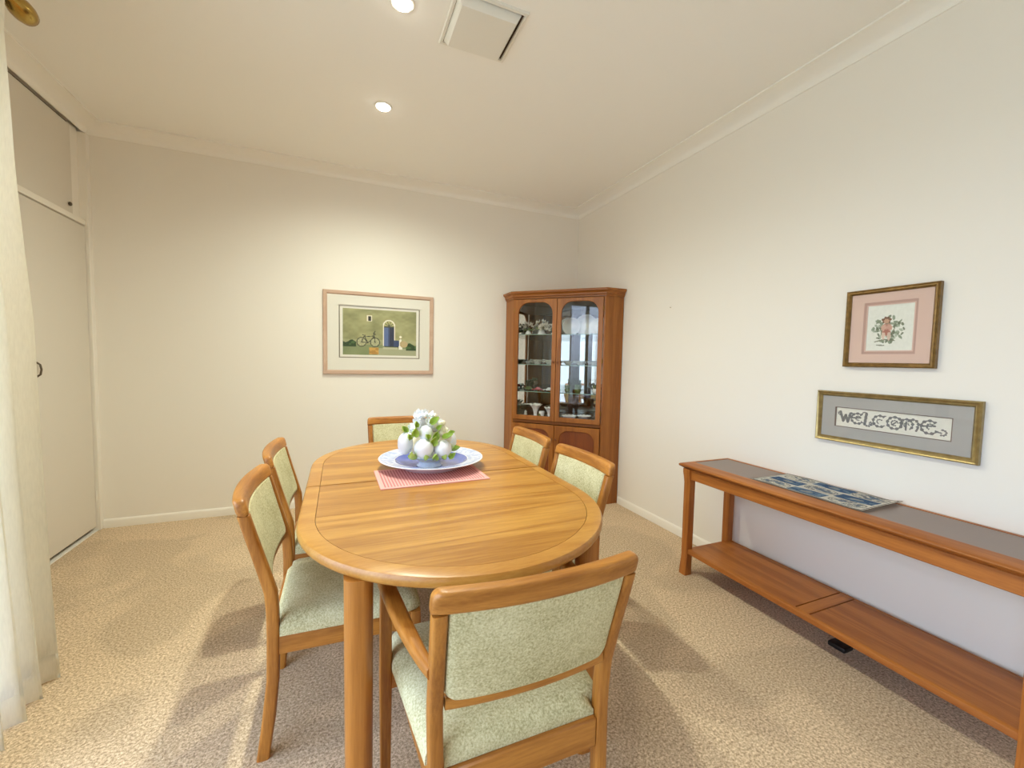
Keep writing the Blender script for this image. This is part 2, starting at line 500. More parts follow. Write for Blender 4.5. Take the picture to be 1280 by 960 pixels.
# ------------------------------------------------------------------ curtain and rod
def curtain(name, label, x, y0, yend, z0, z1, nf, amp, mname, flat=None):
    t = thing(name, label, 'curtain', (x, y0, 0))
    def surface(za, zb, nz, thick):
        bm = new()
        ny = nf * 12
        cols = []
        for j in range(nz + 1):
            z = za + (zb-za) * j/nz
            u = (z-z0) / (z1-z0)
            L = yend(z) - y0
            row = []
            for i in range(ny + 1):
                s = i/ny
                a = amp * (.6 + .6*(1-u))
                ph = 2*PI*nf*s + .5*math.sin(3*s*PI + 2*u)
                dx = a*math.sin(ph) + .012*math.sin(5.3*s + 3*u)
                dy = .012*math.sin(2*ph) * (1 - u*.5)
                row.append(bm.verts.new((dx + thick, L*s + dy*(1 if 0 < i < ny else 0), z)))
            cols.append(row)
        for a, b in zip(cols, cols[1:]):
            for i in range(ny): bm.faces.new((a[i], a[i+1], b[i+1], b[i]))
        bmesh.ops.solidify(bm, geom=bm.faces[:], thickness=.0025)
        return bm
    obj('curtain_drape', surface(z0 + .10, z1, 30, 0), M[mname], t, 60)
    obj('hem', surface(z0, z0 + .10, 4, .001), M[mname], t, 60)
    return t
def cedge(z):
    zs = [0, .37, .755, 1.36, 1.58, 1.85, 2.03, 2.29, 2.41, 2.7]
    ys = [2.15, 2.131, 2.115, 2.089, 2.054, 2.021, 2.011, 1.996, 2.015, 2.03]
    return float(np.interp(z, zs, ys)) - .012
curtain('curtain', 'long cream linen curtain hanging in soft folds at the left edge', -1.035, 1.46, cedge, .006, 2.43, 6, .05, 'curtain')

t = thing('curtain_rod', 'brass curtain rod with a rounded end knob below the ceiling', 'curtain rod', (-1.05, 2.06, 2.468))
bm = tube(new(), [(0, -3.4, 0), (0, -2, 0), (0, -.5, 0), (0, .03, 0)], .013, 12)
obj('rod', bm, M['brass'], t)
bm = lathe(new(), [(.012, -.03), (.022, -.028), (.022, -.018), (.014, -.012), (.018, 0), (.029, .02), (.036, .048), (.036, .072), (.030, .096), (.016, .112), (.004, .117)], 24)
xform(bm, Matrix.Translation((0, .012, 0)) @ Matrix.Rotation(-PI/2, 4, 'X'))
obj('finial', bm, M['brass'], t, 60)
for yy in (-.35, -2.9):
    bm = new()
    tube(bm, [(-.088, yy, -.02), (-.05, yy, -.02), (-.02, yy, -.018), (0, yy, -.016)], .008)
    obj('bracket', bm, M['brass'], t)

# sheer curtain over the far end of the window, seen in the cabinet mirror
bm = new()
nx, nz = 220, 6
rows = []
for j in range(nz + 1):
    z = .03 + (2.40-.03) * j/nz
    rows.append([bm.verts.new((XW + .045 + .022*math.sin(i*.62) + .008*math.sin(i*.17), -3.1 + 2.4*i/nx, z)) for i in range(nx + 1)])
for a, b in zip(rows, rows[1:]):
    for i in range(nx): bm.faces.new((a[i], a[i+1], b[i+1], b[i]))
tag(obj('sheer_curtain', bm, M['sheer'], None, 60), 'sheer white curtain across the window, mirrored in the glazed cabinet', 'curtain')

# ------------------------------------------------------------------ ceiling fittings
dls = [(.249, 2.706, 112, 'round ceiling downlight nearest the back wall'), (.253, 1.907, 106, 'round ceiling downlight beside the square vent'),
       (.255, 1.107, 28, 'unseen ceiling downlight added above the near end of the table')]  # third lamp is out of view, added for extra light
M['lampface'] = emit('lamp_glow', (1, .93, .80, 1), 40)
for x, y, watt, lb in dls:
    t = thing('downlight', lb, 'downlight', (x, y, H), 0, 'recessed ceiling downlights')
    bm = lathe(new(), [(.052, 0), (.052, -.004), (.046, -.006), (.036, -.003), (.036, 0)], 32, caps=False)
    obj('bezel', bm, M['plastic'], t)
    bm = lathe(new(), [(.037, -.0005), (.037, -.006), (.034, -.011), (.022, -.014), (.001, -.015)], 32)
    obj('lens', bm, M['lampface'], t)
    L = bpy.data.lights.new('downlight_beam', 'SPOT')
    L.energy = watt; L.color = (.96, 1, .84); L.spot_size = math.radians(165); L.spot_blend = 1; L.shadow_soft_size = .035
    lo = bpy.data.objects.new('downlight_beam', L); COL.objects.link(lo); lo.location = (x, y, H-.02)

t = thing('ceiling_vent', 'square white ceiling vent with a dropped centre panel', 'vent', (.607, 1.895, H))
bm = new()
def sq(h, z): return [(-h, -h, z), (h, -h, z), (h, h, z), (-h, h, z)]
loft(bm, [sq(.163, 0), sq(.163, -.006), sq(.160, -.010), sq(.148, -.010), sq(.146, -.004), sq(.146, 0)], caps=False)
obj('vent_frame', bm, M['plastic'], t)
bm = xform(loft(new(), [sq(.139, -.002), sq(.139, -.010), sq(.124, -.036), sq(.122, -.038)]), Matrix.Translation((-.006, -.002, 0)))
obj('vent_panel', bm, M['plastic'], t)
bm = loft(new(), [sq(.146, -.001), sq(.146, -.003)])
obj('vent_recess_shade', bm, M['gap'], t)  # recess shade put into its colour, showing dark along the right

# ------------------------------------------------------------------ dining table
TX, TY = .387, 1.78
HW, YS, RY, TZ = .513, .352, .525, .735
t = thing('dining_table', 'oval honey oak extending dining table in the middle of the room', 'table', (TX, TY, 0))
def outline(d, n=40):
    """front half outline, from left seam (x<0,y=0) round the near end to the right seam, inset by d; y grows towards back"""
    pts = [(-HW+d, -.004), (-HW+d, -YS)]
    for k in range(1, n):
        a = PI + PI*k/n
        pts.append(((HW-d)*math.cos(a), -YS + (RY-d)*math.sin(a)))
    pts += [(HW-d, -YS), (HW-d, -.004)]
    return pts
prof = [(.052, TZ), (.012, TZ), (.005, TZ-.002), (.001, TZ-.008), (0, TZ-.015), (.001, TZ-.023), (.005, TZ-.029), (.012, TZ-.032), (.052, TZ-.032)]
for sgn in (1, -1):
    loops = [outline(d) for d, z in prof]
    secs = [[(loops[k][i][0], sgn*(loops[k][i][1]), prof[k][1]) for k in range(len(prof))] for i in range(len(loops[0]))]
    obj('tabletop_rim', loft(new(), secs), M['rim'], t, 35)
    o = outline(.0536)
    end = [(x, sgn*y) for x, y in o[1:-1]]
    obj('tabletop_end', prism(new(), end, TZ-.03, TZ-.0003), M['table'], t)
    y0, y1 = sorted((sgn*.004, sgn*(YS-.0012)))
    obj('tabletop_leaf', B(-HW+.0536, HW-.0536, y0, y1, TZ-.03, TZ-.0003), M['table2'], t)
ap = .14
bm = new()
bo = [(-HW+ap, -YS-RY+ap+.12), (HW-ap, -YS-RY+ap+.12), (HW-ap, YS+RY-ap-.12), (-HW+ap, YS+RY-ap-.12)]
def ins(q, d): return [(x - math.copysign(d, x), y - math.copysign(d, y)) for x, y in q]
for (a, b, c, dd) in ((-HW+ap, HW-ap, -.56, -.54), (-HW+ap, HW-ap, .54, .56), (-HW+ap, -HW+ap+.02, -.54, .54), (HW-ap-.02, HW-ap, -.54, .54)):
    obj('apron', B(a, b, c, dd, .657, TZ-.033, .003, 1), M['tleg'], t)
for lx, ly in ((.042, 1.078), (.722, 1.085), (.042, 2.482), (.722, 2.475)):
    sec = rrect(.070, .070, .027, 6)
    secs = [[(x*k + lx-TX, y*k + ly-TY, z) for x, y in sec] for z, k in ((0, .90), (.006, .94), (.35, .97), (TZ-.032, 1.0))]
    obj('leg', loft(new(), secs), M['tleg'], t, 50)

# ------------------------------------------------------------------ dining chairs  (local: +Y faces the table, origin on the floor under the seat)
PZ = [0, .06, .12, .25, .38, .46, .53, .64, .72, .778]
PB = [-.276, -.268, -.260, -.246, -.244, -.244, -.249, -.277, -.299, -.314]
PF = [-.240, -.232, -.223, -.211, -.209, -.209, -.213, -.244, -.266, -.281]
BULGE = .024
def back_mid(z): return (float(np.interp(z, PZ + [.83], PB + [-.326])) + float(np.interp(z, PZ + [.83], PF + [-.293])))/2
def post_x(z): return float(np.interp(z, [0, .40, .83], [.203, .2035, .2165]))
def bul(x): return -BULGE * (1 - (x/.22)**2)

def make_chair(name, label, arms):
    t = thing(name, label, 'chair', (0, 0, 0), 0, 'dining chairs round the table')
    W = .033
    for s in (-1, 1):
        zz = np.linspace(0, .776, 26)
        secs = []
        for z in zz:
            b, f = float(np.interp(z, PZ, PB)), float(np.interp(z, PZ, PF))
            w = W - .003*z/.8
            sec = rrect(w, f-b, .008, 3)
            secs.append([(s*post_x(z) + x, (b+f)/2 + y, z) for x, y in sec])
        obj('rear_leg', loft(new(), secs), M['chair_z'], t, 50)
    # top rail with rounded shoulders
    secs = []
    n = 24
    q = [.0, .0012, .004, .008, .013, .019]
    xs = [-.2315 + a for a in q] + list(np.linspace(-.2, .2, 19)) + [.2315 - a for a in q[::-1]]
    for x in xs:
        e = min(1, (.2315-abs(x))/.019)
        rnd = 1 - .019*(1-math.sqrt(max(0, 1-(1-e)**2)))/.05
        zt = .777 + .05*rnd
        zb = .777
        sec = []
        for u, v in rrect(.034, 1.0, .010, 3):
            z = zb + (zt-zb)*(v+.5) if True else 0
            sec.append((u, v))
        pts = []
        h = zt-zb
        for u, v in rrect(.034*(.62+.38*math.sqrt(max(0, 1-(1-e)**2))), h, .010, 4):
            z = (zb+zt)/2 + v
            pts.append((x, back_mid(z) + bul(x) + u*1.0, z))
        secs.append(pts)
    obj('top_rail', loft(new(), secs), M['chair_x'], t, 55)
    # bottom rail of the back
    secs = []
    for i in range(17):
        x = -.19 + .38*i/16
        secs.append([(x, back_mid(.548) + bul(x)*.9 + u, .548 + v) for u, v in rrect(.022, .026, .006, 3)])
    obj('lower_back_rail', loft(new(), secs), M['chair_x'], t, 55)
    # upholstered back panel
    def pad(side):
        bm = new()
    nx, nz = 22, 16
    z0, z1 = .556, .779
    def hw(z):
        u = z - z0
        r = .028
        k = post_x(z) - .0165
        if u < r: k -= r - math.sqrt(max(0, r*r - (r-u)**2))
        return k
    bm = new()
    fr, bk = [], []
    for j in range(nz + 1):
        tz = j/nz
        z = z0 + (z1-z0)*(tz**1.4 if tz < .5 else tz*1.0 - (.5 - .5**1.4)*(2-2*tz))
        r1, r2 = [], []
        for i in range(nx + 1):
            c = -math.cos(PI*i/nx)
            x = hw(z) * c
            ed = min(1, (1-abs(c))*hw(z)/.014) * (1 if j not in (0,) else .25)
            puff = .013 * math.sqrt(max(0, 1-(1-ed)**2))
            y = back_mid(z) + bul(x)
            r1.append(bm.verts.new((x, y + .004 + puff*1.15, z))); r2.append(bm.verts.new((x, y - .003 - puff*.72, z)))
        fr.append(r1); bk.append(r2)
    for rows in (fr, bk):
        for a, b in zip(rows, rows[1:]):
            for i in range(nx): bm.faces.new((a[i], a[i+1], b[i+1], b[i]))
    for j in range(nz):
        for i in (0, nx): bm.faces.new((fr[j][i], fr[j+1][i], bk[j+1][i], bk[j][i]))
    for j in (0, nz):
        for i in range(nx): bm.faces.new((fr[j][i], fr[j][i+1], bk[j][i+1], bk[j][i]))
    obj('backrest_pad', bm, M['fabric'], t, 70)
    # seat rails
    SF = .255 if arms else .232
    fx = .270 if arms else .222
    obj('rear_rail', B(-.188, .188, -.240, -.217, .312, .388, .004, 1), M['chair_x'], t)
    fy = .104 if arms else .196
    obj('front_rail', B(-fx+.012, fx-.012, fy, fy+.022, .325, .387, .004, 1), M['chair_x'], t)
    for s in (-1, 1):
        secs = []
        for y, x in ((-.212, .2035), (.19, .232 if arms else fx-.003)):
            secs.append([(s*x + u, y, .357 + v) for u, v in rrect(.022, .062, .004, 2)])
        obj('side_rail', loft(new(), secs), M['chair_y'], t)
        secs = []
        top = .612 if arms else .386
        for z, w in ((0, .026), (.2, .030), (.36, .034), (top, .032 if not arms else .030)):
            secs.append([(s*fx + u*w, (.203 if not arms else .115 if False else .190) + v*w, z) for u, v in rrect(1, 1, .22, 3)])
        if arms:
            secs = [[(x, y - .075, z) for x, y, z in q] for q in secs]
        obj('front_leg', loft(new(), secs), M['chair_z'], t, 50)
        if arms:
            secs = []
            for k in range(15):
                u = k/14
                y = -.262 + .42*u
                x = .219 + (.272-.219)*u**.8
                z = .632 - .008*math.sin(PI*u) - .008*u
                w = .022 + .020*math.sin(min(1, u*1.35)*PI/2)
                if u > .93: w *= .8
                secs.append([(s*x + a, y, z + b) for a, b in rrect(w, .028, .010, 4)])
            obj('armrest', loft(new(), secs), M['chair_y'], t, 55)
    # seat pad
    bm = new()
    ys = [-.228, -.224, -.212, -.2085, -.2075, -.19, -.15, -.10, -.04, .03, .09, .14, .18, .205, .217, .222]
    def shw(y):
        if y < -.208: return .185
        b = .222 + (SF-.222)*min(1, (y+.208)/.30)
        if y > .18:
            r = .045; q = min(1, (y-.18)/r)
            b -= r*(1-math.sqrt(max(0, 1-q*q)))
        return b
    top, bot = [], []
    nx = 20
    ycen = 0
    for j, y in enumerate(ys):
        r1, r2 = [], []
        de = min(y+.228, .222-y)
        for i in range(nx + 1):
            c = -math.cos(PI*i/nx)
            x = shw(y)*c
            ex = min(1, (1-abs(c))*shw(y)/.05); ey = min(1, max(0, de)/.05)
            k = math.sqrt(max(0, 1-(1-ex)**2)) * math.sqrt(max(0, 1-(1-ey)**2))
            dome = .010*(1-c*c)*(1-((y)/.24)**2)
            z = .402 + .040*k + dome
            bulge = 1 + .02*math.sin(PI*min(1, k))
            r1.append(bm.verts.new((x, y, z))); r2.append(bm.verts.new((x, y, .3885)))
        top.append(r1); bot.append(r2)
    for rows in (top, bot):
        for a, b in zip(rows, rows[1:]):
            for i in range(nx): bm.faces.new((a[i], a[i+1], b[i+1], b[i]))
    for j in range(len(ys)-1):
        for i in (0, nx): bm.faces.new((top[j][i], top[j+1][i], bot[j+1][i], bot[j][i]))
    for j in (0, len(ys)-1):
        for i in range(nx): bm.faces.new((top[j][i], top[j][i+1], bot[j][i+1], bot[j][i]))
    obj('seat_cushion', bm, M['fabric'], t, 65)
    return t

arm = make_chair('armchair', 'dining armchair at the near end of the table, its sage green back turned to us', True)
arm.location = (.385, 1.035, 0); arm.rotation_euler = (0, 0, 0)
side = make_chair('dining_chair', 'wooden dining chair on the left of the table, nearer the camera', False)
side.location = (.035, 1.615, 0); side.rotation_euler = (0, 0, -PI/2)
for x, y, rz, lb in ((.027, 2.188, -PI/2, 'wooden dining chair on the left of the table, nearer the back wall'),
                     (.735, 1.622, PI/2, 'wooden dining chair on the right of the table, nearer the console'),
                     (.735, 2.19, PI/2, 'wooden dining chair on the right of the table, nearer the glazed cabinet')):
    c = copy_tree(side); c.location = (x, y, 0); c.rotation_euler = (0, 0, rz); c['label'] = lb
c = copy_tree(arm); c.location = (.408, 2.712, 0); c.rotation_euler = (0, 0, PI)
c['label'] = 'dining chair at the far end of the table behind the flowers, below the landscape picture'

# ------------------------------------------------------------------ centrepiece: placemat, plate, ceramic fruit
def pmat():
    m, nt, p = mat('pink_woven_mat'); L = nt.links.new
    tc = N(nt, 'ShaderNodeTexCoord')
    w = N(nt, 'ShaderNodeTexWave'); w.inputs['Scale'].default_value = 26; w.bands_direction = 'X'; w.inputs['Distortion'].default_value = .3
    L(tc.outputs['Object'], w.inputs['Vector'])
    r = N(nt, 'ShaderNodeValToRGB'); r.color_ramp.elements[0].color = lin(176, 104, 104); r.color_ramp.elements[1].color = lin(220, 166, 158)
    L(w.outputs['Fac'], r.inputs['Fac']); L(r.outputs['Color'], p.inputs['Base Color']); p.inputs['Roughness'].default_value = .9
    return m
t = thing('placemat', 'pink ribbed placemat lying under the blue and white plate', 'placemat', (.368, 1.79, TZ), math.radians(1))
obj('woven_field', B(-.208, .208, -.125, .125, .0004, .004, .001, 1), pmat(), t)
bm = ring_frame(new(), [(-.226, -.142), (.226, -.142), (.226, .142), (-.226, .142)], [(-.208, -.125), (.208, -.125), (.208, .125), (-.208, .125)], 0, .0035, .001)
xform(bm, Matrix(((1,0,0,0),(0,0,-1,0),(0,-1,0,0),(0,0,0,1))) )
xform(bm, Matrix.Translation((0, 0, .004)))
obj('hem_border', bm, plain('pink_border', lin(222, 160, 152), .9), t)

def plate_mat():
    m, nt, p = mat('blue_white_glaze'); L = nt.links.new
    tc = N(nt, 'ShaderNodeTexCoord')
    v = N(nt, 'ShaderNodeTexNoise'); v.inputs['Scale'].default_value = 34; v.inputs['Detail'].default_value = 3; v.inputs['Distortion'].default_value = 1.5
    L(tc.outputs['Object'], v.inputs['Vector'])
    r = N(nt, 'ShaderNodeValToRGB'); e = r.color_ramp.elements
    e[0].position = .45; e[0].color = lin(172, 182, 218); e[1].position = .56; e[1].color = lin(206, 212, 234)
    L(v.outputs['Fac'], r.inputs['Fac']); L(r.outputs['Color'], p.inputs['Base Color'])
    p.inputs['Roughness'].default_value = .18; p.inputs['Coat Weight'].default_value = .5
    return m
PX, PY, P0 = .402, 1.938, TZ + .0045
t = thing('plate', 'wide rimmed blue and white plate under the ceramic fruit', 'plate', (PX, PY, P0))
bm = lathe(new(), [(.001, .009), (.125, .010), (.145, .016), (.160, .028), (.174, .035), (.200, .039), (.236, .046), (.241, .0455), (.242, .044), (.239, .042), (.2, .035), (.176, .030), (.160, .014), (.150, .006), (.140, .003), (.138, 0), (.132, 0), (.130, .004), (.001, .004)], 64)
obj('plate_dish', bm, plain('plate_glaze', lin(226, 226, 236), .25, coat=.4), t, 50)
bm = lathe(new(), [(.172, .0352), (.200, .0397), (.235, .0465), (.235, .0468), (.200, .0400), (.172, .0356)], 64, caps=False)
obj('patterned_rim', bm, plate_mat(), t, 60)
bm = lathe(new(), [(.001, .0096), (.125, .0106), (.1452, .0167), (.1602, .0288), (.168, .0330), (.168, .0333), (.160, .0292), (.145, .0173), (.125, .0112), (.001, .0102)], 64)
o = obj('blue_well', bm, plain('blue_glaze', lin(98, 110, 176), .2, coat=.5, var=.15, vscale=20), t, 60)

CX, CY, C0 = .385, 1.905, P0 + .0105
t = thing('ceramic_fruit_centrepiece', 'white ceramic fruit and flowers with green leaves heaped on a pale blue urn', 'ornament', (CX, CY, C0))
bm = lathe(new(), [(.001, 0), (.056, 0), (.058, .004), (.050, .010), (.047, .020), (.052, .032), (.072, .043), (.090, .048), (.092, .052), (.080, .052), (.001, .050)], 48)
obj('urn', bm, M['blueurn'], t, 60)
bm = sphere(new(), (0, 0, .085), .085, .085, .075, 20, 12)
obj('flower_core', bm, M['creamfl'], t, 60)
def W(x, y, z): return (x-CX, y-CY, z-C0)
fr = [(.338, 1.80, .853, .043, .043), (.424, 1.805, .845, .040, .040), (.268, 1.86, .868, .034, .050), (.352, 1.825, .918, .030, .034),
      (.475, 1.90, .862, .036, .048), (.30, 1.96, .85, .042, .045), (.42, 1.99, .86, .042, .045), (.40, 1.92, .935, .036, .036), (.35, 1.93, .94, .035, .035), (.44, 1.93, .90, .036, .038)]
for x, y, z, r, rz in fr:
    obj('fruit', sphere(new(), W(x, y, z), r, r, rz, 20, 12, .015), M['whitematt'], t, 80)
def bloom(c, r, npet, up, seed):
    """a small flower: pointed petals round a bud"""
    bm = new(); rd = random.Random(seed)
    up = Vector(up).normalized(); a = up.orthogonal().normalized(); b = up.cross(a)
    for k in range(npet):
        an = 2*PI*k/npet + rd.random()*.4
        d = a*math.cos(an) + b*math.sin(an)
        tip = Vector(c) + d*r*.8 + up*r*.75
        mid = Vector(c) + d*r*.55 + up*r*.15
        side = up.cross(d)*r*.34
        base = Vector(c)
        secs = []
        for p, w, th in ((base, .25, .25), (mid, 1, .3), ((mid+tip)/2 + d*r*.06, .8, .25), (tip, .12, .12)):
            secs.append([p + side*w*math.cos(q) + (up*.6-d*.4)*r*th*.4*math.sin(q) for q in (0, PI/3, 2*PI/3, PI, 4*PI/3, 5*PI/3)])
        loft(bm, secs)
    sphere(bm, Vector(c) + up*r*.2, r*.28, nu=8, nv=5)
    return bm
for k, (x, y, z, r, up) in enumerate([(.332, 1.875, .978, .034, (-.2, -.5, 1)), (.375, 1.87, .985, .030, (.2, -.4, 1)), (.345, 1.90, .992, .030, (0, .3, 1)),
        (.32, 1.85, .95, .032, (-.7, -.6, .6)), (.352, 1.86, .985, .026, (0, -.2, 1)), (.40, 1.90, .970, .030, (.5, 0, 1)), (.415, 1.87, .950, .028, (.5, -.5, .7)), (.372, 1.845, .960, .028, (.1, -.8, .6)), (.30, 1.87, .925, .028, (-.8, -.4, .5)), (.36, 1.93, .985, .03, (0, .2, 1))]):
    obj('lily_flower', bloom(W(x, y, z), r, 6, up, k), M['whitematt'], t, 60)
rd = random.Random(3)
for k in range(44):
    u = rd.random(); v = rd.random()
    x = .405 + .080*u + rd.uniform(-.010, .010); z = .968 - .120*u + rd.uniform(-.024, .022); y = 1.838 + .05*v + .03*u
    obj('berry', sphere(new(), W(x, y, z), .0125, nu=8, nv=6), M['creamfl'], t, 80)
def leafmesh(c, d, up, l, w):
    d = Vector(d).normalized(); up = Vector(up).normalized(); s = d.cross(up).normalized(); up = s.cross(d)
    secs = []
    for u, ww, cu in ((0, .45, .05), (.2, .95, -.06), (.5, 1.1, -.05), (.8, .62, .12), (1, .06, .34)):
        p = Vector(c) + d*l*u + up*l*cu
        h = w*ww*1.25; q = w*ww*.8
        secs.append([p - s*q + up*h, p - s*q*.55 + up*h*.25, p, p + s*q*.55 + up*h*.25, p + s*q + up*h, p + s*q + up*(h-.003), p + s*q*.6 + up*(h*.25-.004), p - up*.004, p - s*q*.6 + up*(h*.25-.004), p - s*q + up*(h-.003)])
    return loft(new(), secs)
for c, d, up, l, w in [((.300, 1.825, .905), (.1, -.35, 1), (0, -1, -.1), .05, .020), ((.385, 1.81, .885), (.3, -.2, 1), (0, -1, .2), .05, .018),
        ((.375, 1.80, .868), (.3, -.3, .9), (0, -1, .2), .05, .019), ((.29, 1.80, .815), (-.3, -.5, .3), (.2, -.6, .8), .05, .016), ((.383, 1.785, .808), (0, -.4, .6), (0, -1, .3), .042, .016),
        ((.452, 1.80, .806), (.4, -.3, .4), (.1, -1, .4), .045, .015), ((.375, 1.83, .955), (.6, -.2, .5), (0, -1, .6), .052, .018), ((.42, 1.80, .895), (1, -.2, .2), (0, -.8, .7), .05, .015),
        ((.275, 1.87, .915), (-.5, -.2, .6), (-.2, -.8, .6), .045, .015), ((.31, 1.81, .81), (-.9, -.4, .1), (0, -.5, 1), .05, .015), ((.48, 1.88, .82), (.8, -.3, .1), (0, -.5, 1), .045, .015),
        ((.285, 1.83, .89), (-.4, -.3, .8), (.3, -1, .2), .036, .013), ((.31, 1.82, .945), (-.2, -.3, .9), (.2, -1, .1), .036, .012), ((.405, 1.83, .93), (.5, -.4, .6), (-.3, -1, .3), .036, .012),
        ((.36, 1.80, .895), (-.5, -.3, .6), (.4, -1, .2), .034, .012), ((.46, 1.84, .905), (.7, -.4, .3), (0, -1, .5), .034, .012), ((.345, 1.785, .806), (-.2, -.5, .3), (0, -.6, 1), .036, .013), ((.425, 1.79, .802), (.2, -.5, .3), (0, -.6, 1), .034, .013)]:
    obj('leaf', leafmesh(W(*c), d, up, l, w), M['leaf'], t, 60)

# ------------------------------------------------------------------ console table
t = thing('console_table', 'long narrow teak console table against the right wall with a low shelf', 'console table', (2.06, 1.145, 0))
def CB(x0, x1, y0, y1, *r, **k): return B(x0-2.06, x1-2.06, y0-1.145, y1-1.145, *r, **k)
cx0, cx1, cy0, cy1, cz = 1.862, 2.262, .425, 1.862, .660
# frame of the top with a moulded edge
bm = new()
def cprof(): return [(.095, cz), (.012, cz), (.004, cz-.003), (0, cz-.009), (.002, cz-.016), (.012, cz-.022), (.018, cz-.026), (.095, cz-.026)]
pr = cprof()
def crect(d, wx):
    # d = inset from the outer edge
    return [(cx0+d, cy0+min(d, .03)), (cx1-min(d, .03), cy0+min(d, .03)), (cx1-min(d, .03), cy1-min(d, .03)), (cx0+d, cy1-min(d, .03))]
rows = []
for d, z in pr + [pr[0]]:
    rows.append([(x-2.06, y-1.145, z) for x, y in crect(d, 0)])
bm = new()
vr = [[bm.verts.new(p) for p in r] for r in rows[:-1]]; vr.append(vr[0])
for a, b in zip(vr, vr[1:]):
    for k in range(4): bm.faces.new((a[k], a[(k+1) % 4], b[(k+1) % 4], b[k]))
obj('top_frame', bm, M['con_y'], t, 45)
obj('inset_panel', CB(cx0+.097, cx1-.032, cy0+.032, cy1-.032, cz-.02, cz-.0015), M['leather'], t)
ax0, ax1, ay0, ay1 = 1.884, 2.245, .455, 1.825
obj('front_apron', CB(ax0, ax0+.02, ay0+.03, ay1-.03, cz-.088, cz-.027, .003, 1), M['con_y'], t)
obj('rear_apron', CB(ax1-.02, ax1, ay0+.03, ay1-.03, cz-.088, cz-.027, .003, 1), M['con_y'], t)
obj('side_apron', CB(ax0+.03, ax1-.03, ay1-.025, ay1-.005, cz-.088, cz-.027, .003, 1), M['con_x'], t)
obj('side_apron', CB(ax0+.03, ax1-.03, ay0+.005, ay0+.025, cz-.088, cz-.027, .003, 1), M['con_x'], t)
for lx, sx in ((1.878, -1), (2.206, 1)):
    for ly, sy in ((1.785, 1), (.455, -1)):
        secs = []
        for z, fl in ((0, .006), (.015, .006), (.05, .004), (.09, .001), (.12, 0), (.35, .001), (.55, .001), (.585, .004), (.61, .007), (cz-.027, .007)):
            w = .044
            e = fl if sx < 0 else fl*.4
            secs.append([(lx + .022 - 2.06 + u*w + sx*e*(1 if u*sx > 0 else 0), ly + .022 - 1.145 + v*w + sy*fl*(1 if v*sy > 0 else 0), z) for u, v in rrect(1, 1, .12, 2)])
        obj('leg', loft(new(), secs), M['con_z'], t, 40)
sx0, sx1, sy0, sy1, sz = 1.884, 2.244, .475, 1.800, .158
obj('shelf_panel', CB(sx0+.022, sx1-.012, 1.178, sy1-.002, sz-.022, sz-.001), M['con_y'], t)
obj('shelf_panel', CB(sx0+.022, sx1-.012, sy0, 1.112, sz-.022, sz-.001), wood('console_teak_panel', lin(176, 108, 42), lin(142, 77, 22), 'y', grain=24, stretch=.06, rough=.5, coat=.04, rings=5, off=(2, 8, 5)), t)
obj('shelf_crossbar', CB(sx0+.022, sx1-.012, 1.1165, 1.1735, sz-.022, sz, .002, 1), M['con_x'], t)
bm = extrude_profile(new(), [(0, -.026), (.0215, -.026), (.0215, 0), (.006, 0), (.001, -.004), (0, -.010)], (sx0-2.06, sy0-1.145, sz), (sx0-2.06, sy1-1.145, sz), (1, 0, 0), (0, 0, 1))
obj('shelf_edge', bm, M['con_y'], t)
obj('shelf_edge', CB(sx1-.0115, sx1, sy0, sy1, sz-.026, sz, .002, 1), M['con_y'], t)

bm = new()
box(bm, 2.02, 2.085, 1.03, 1.10, .0, .022, .006, 2)  # low black box on the carpet
tag(obj('black_box', bm, M['black']), 'small black box on the carpet beneath the console shelf', 'black_box')

# ------------------------------------------------------------------ raster prints (coloured grids)
def raster(name, w, h, nx, ny, fn, mat_, parent, place, thick=0.0, smooth=None):
    """grid of nx*ny cells; fn(U,V)->rgb arrays (sRGB 0-255), U,V in 0..1 (V up); place(u,v)->xyz"""
    bm = new()
    rows = [[bm.verts.new(place(i/nx, j/ny)) for i in range(nx + 1)] for j in range(ny + 1)]
    V_, U_ = 0, 0
    U, V = np.meshgrid((np.arange(nx)+.5)/nx, (np.arange(ny)+.5)/ny)
    c = np.clip(fn(U, V), 0, 255) / 255.0
    c = np.where(c <= .04045, c/12.92, ((c+.055)/1.055)**2.4)
    cl = bm.loops.layers.float_color.new('print')
    for j in range(ny):
        for i in range(nx):
            f = bm.faces.new((rows[j][i], rows[j][i+1], rows[j+1][i+1], rows[j+1][i]))
            q = (*c[j, i], 1.0)
            for l in f.loops: l[cl] = q
    if thick:
        r = bmesh.ops.solidify(bm, geom=bm.faces[:], thickness=thick)
    return obj(name, bm, mat_, parent, smooth)

def noise2(shape, k, seed):
    g = np.random.default_rng(seed)
    a = g.random((k+2, k+2))
    ys = np.linspace(0, k, shape[0]); xs = np.linspace(0, k, shape[1])
    y0 = ys.astype(int); x0 = xs.astype(int); fy = (ys-y0)[:, None]; fx = (xs-x0)[None, :]
    fy = fy*fy*(3-2*fy); fx = fx*fx*(3-2*fx)
    A = a[np.ix_(y0, x0)]; Bq = a[np.ix_(y0, x0+1)]; Cq = a[np.ix_(y0+1, x0)]; D = a[np.ix_(y0+1, x0+1)]
    return (A*(1-fx)+Bq*fx)*(1-fy) + (Cq*(1-fx)+D*fx)*fy
def put(img, mask, col, a=1.0):
    m = (np.asarray(mask, float)*a)[..., None]
    return img*(1-m) + np.array(col, float)*m
def seg(U, V, x1, y1, x2, y2, asp):
    px, py = (U-x1)*asp, V-y1; dx, dy = (x2-x1)*asp, y2-y1
    tt = np.clip((px*dx+py*dy)/(dx*dx+dy*dy+1e-12), 0, 1)
    return np.hypot(px-tt*dx, py-tt*dy)

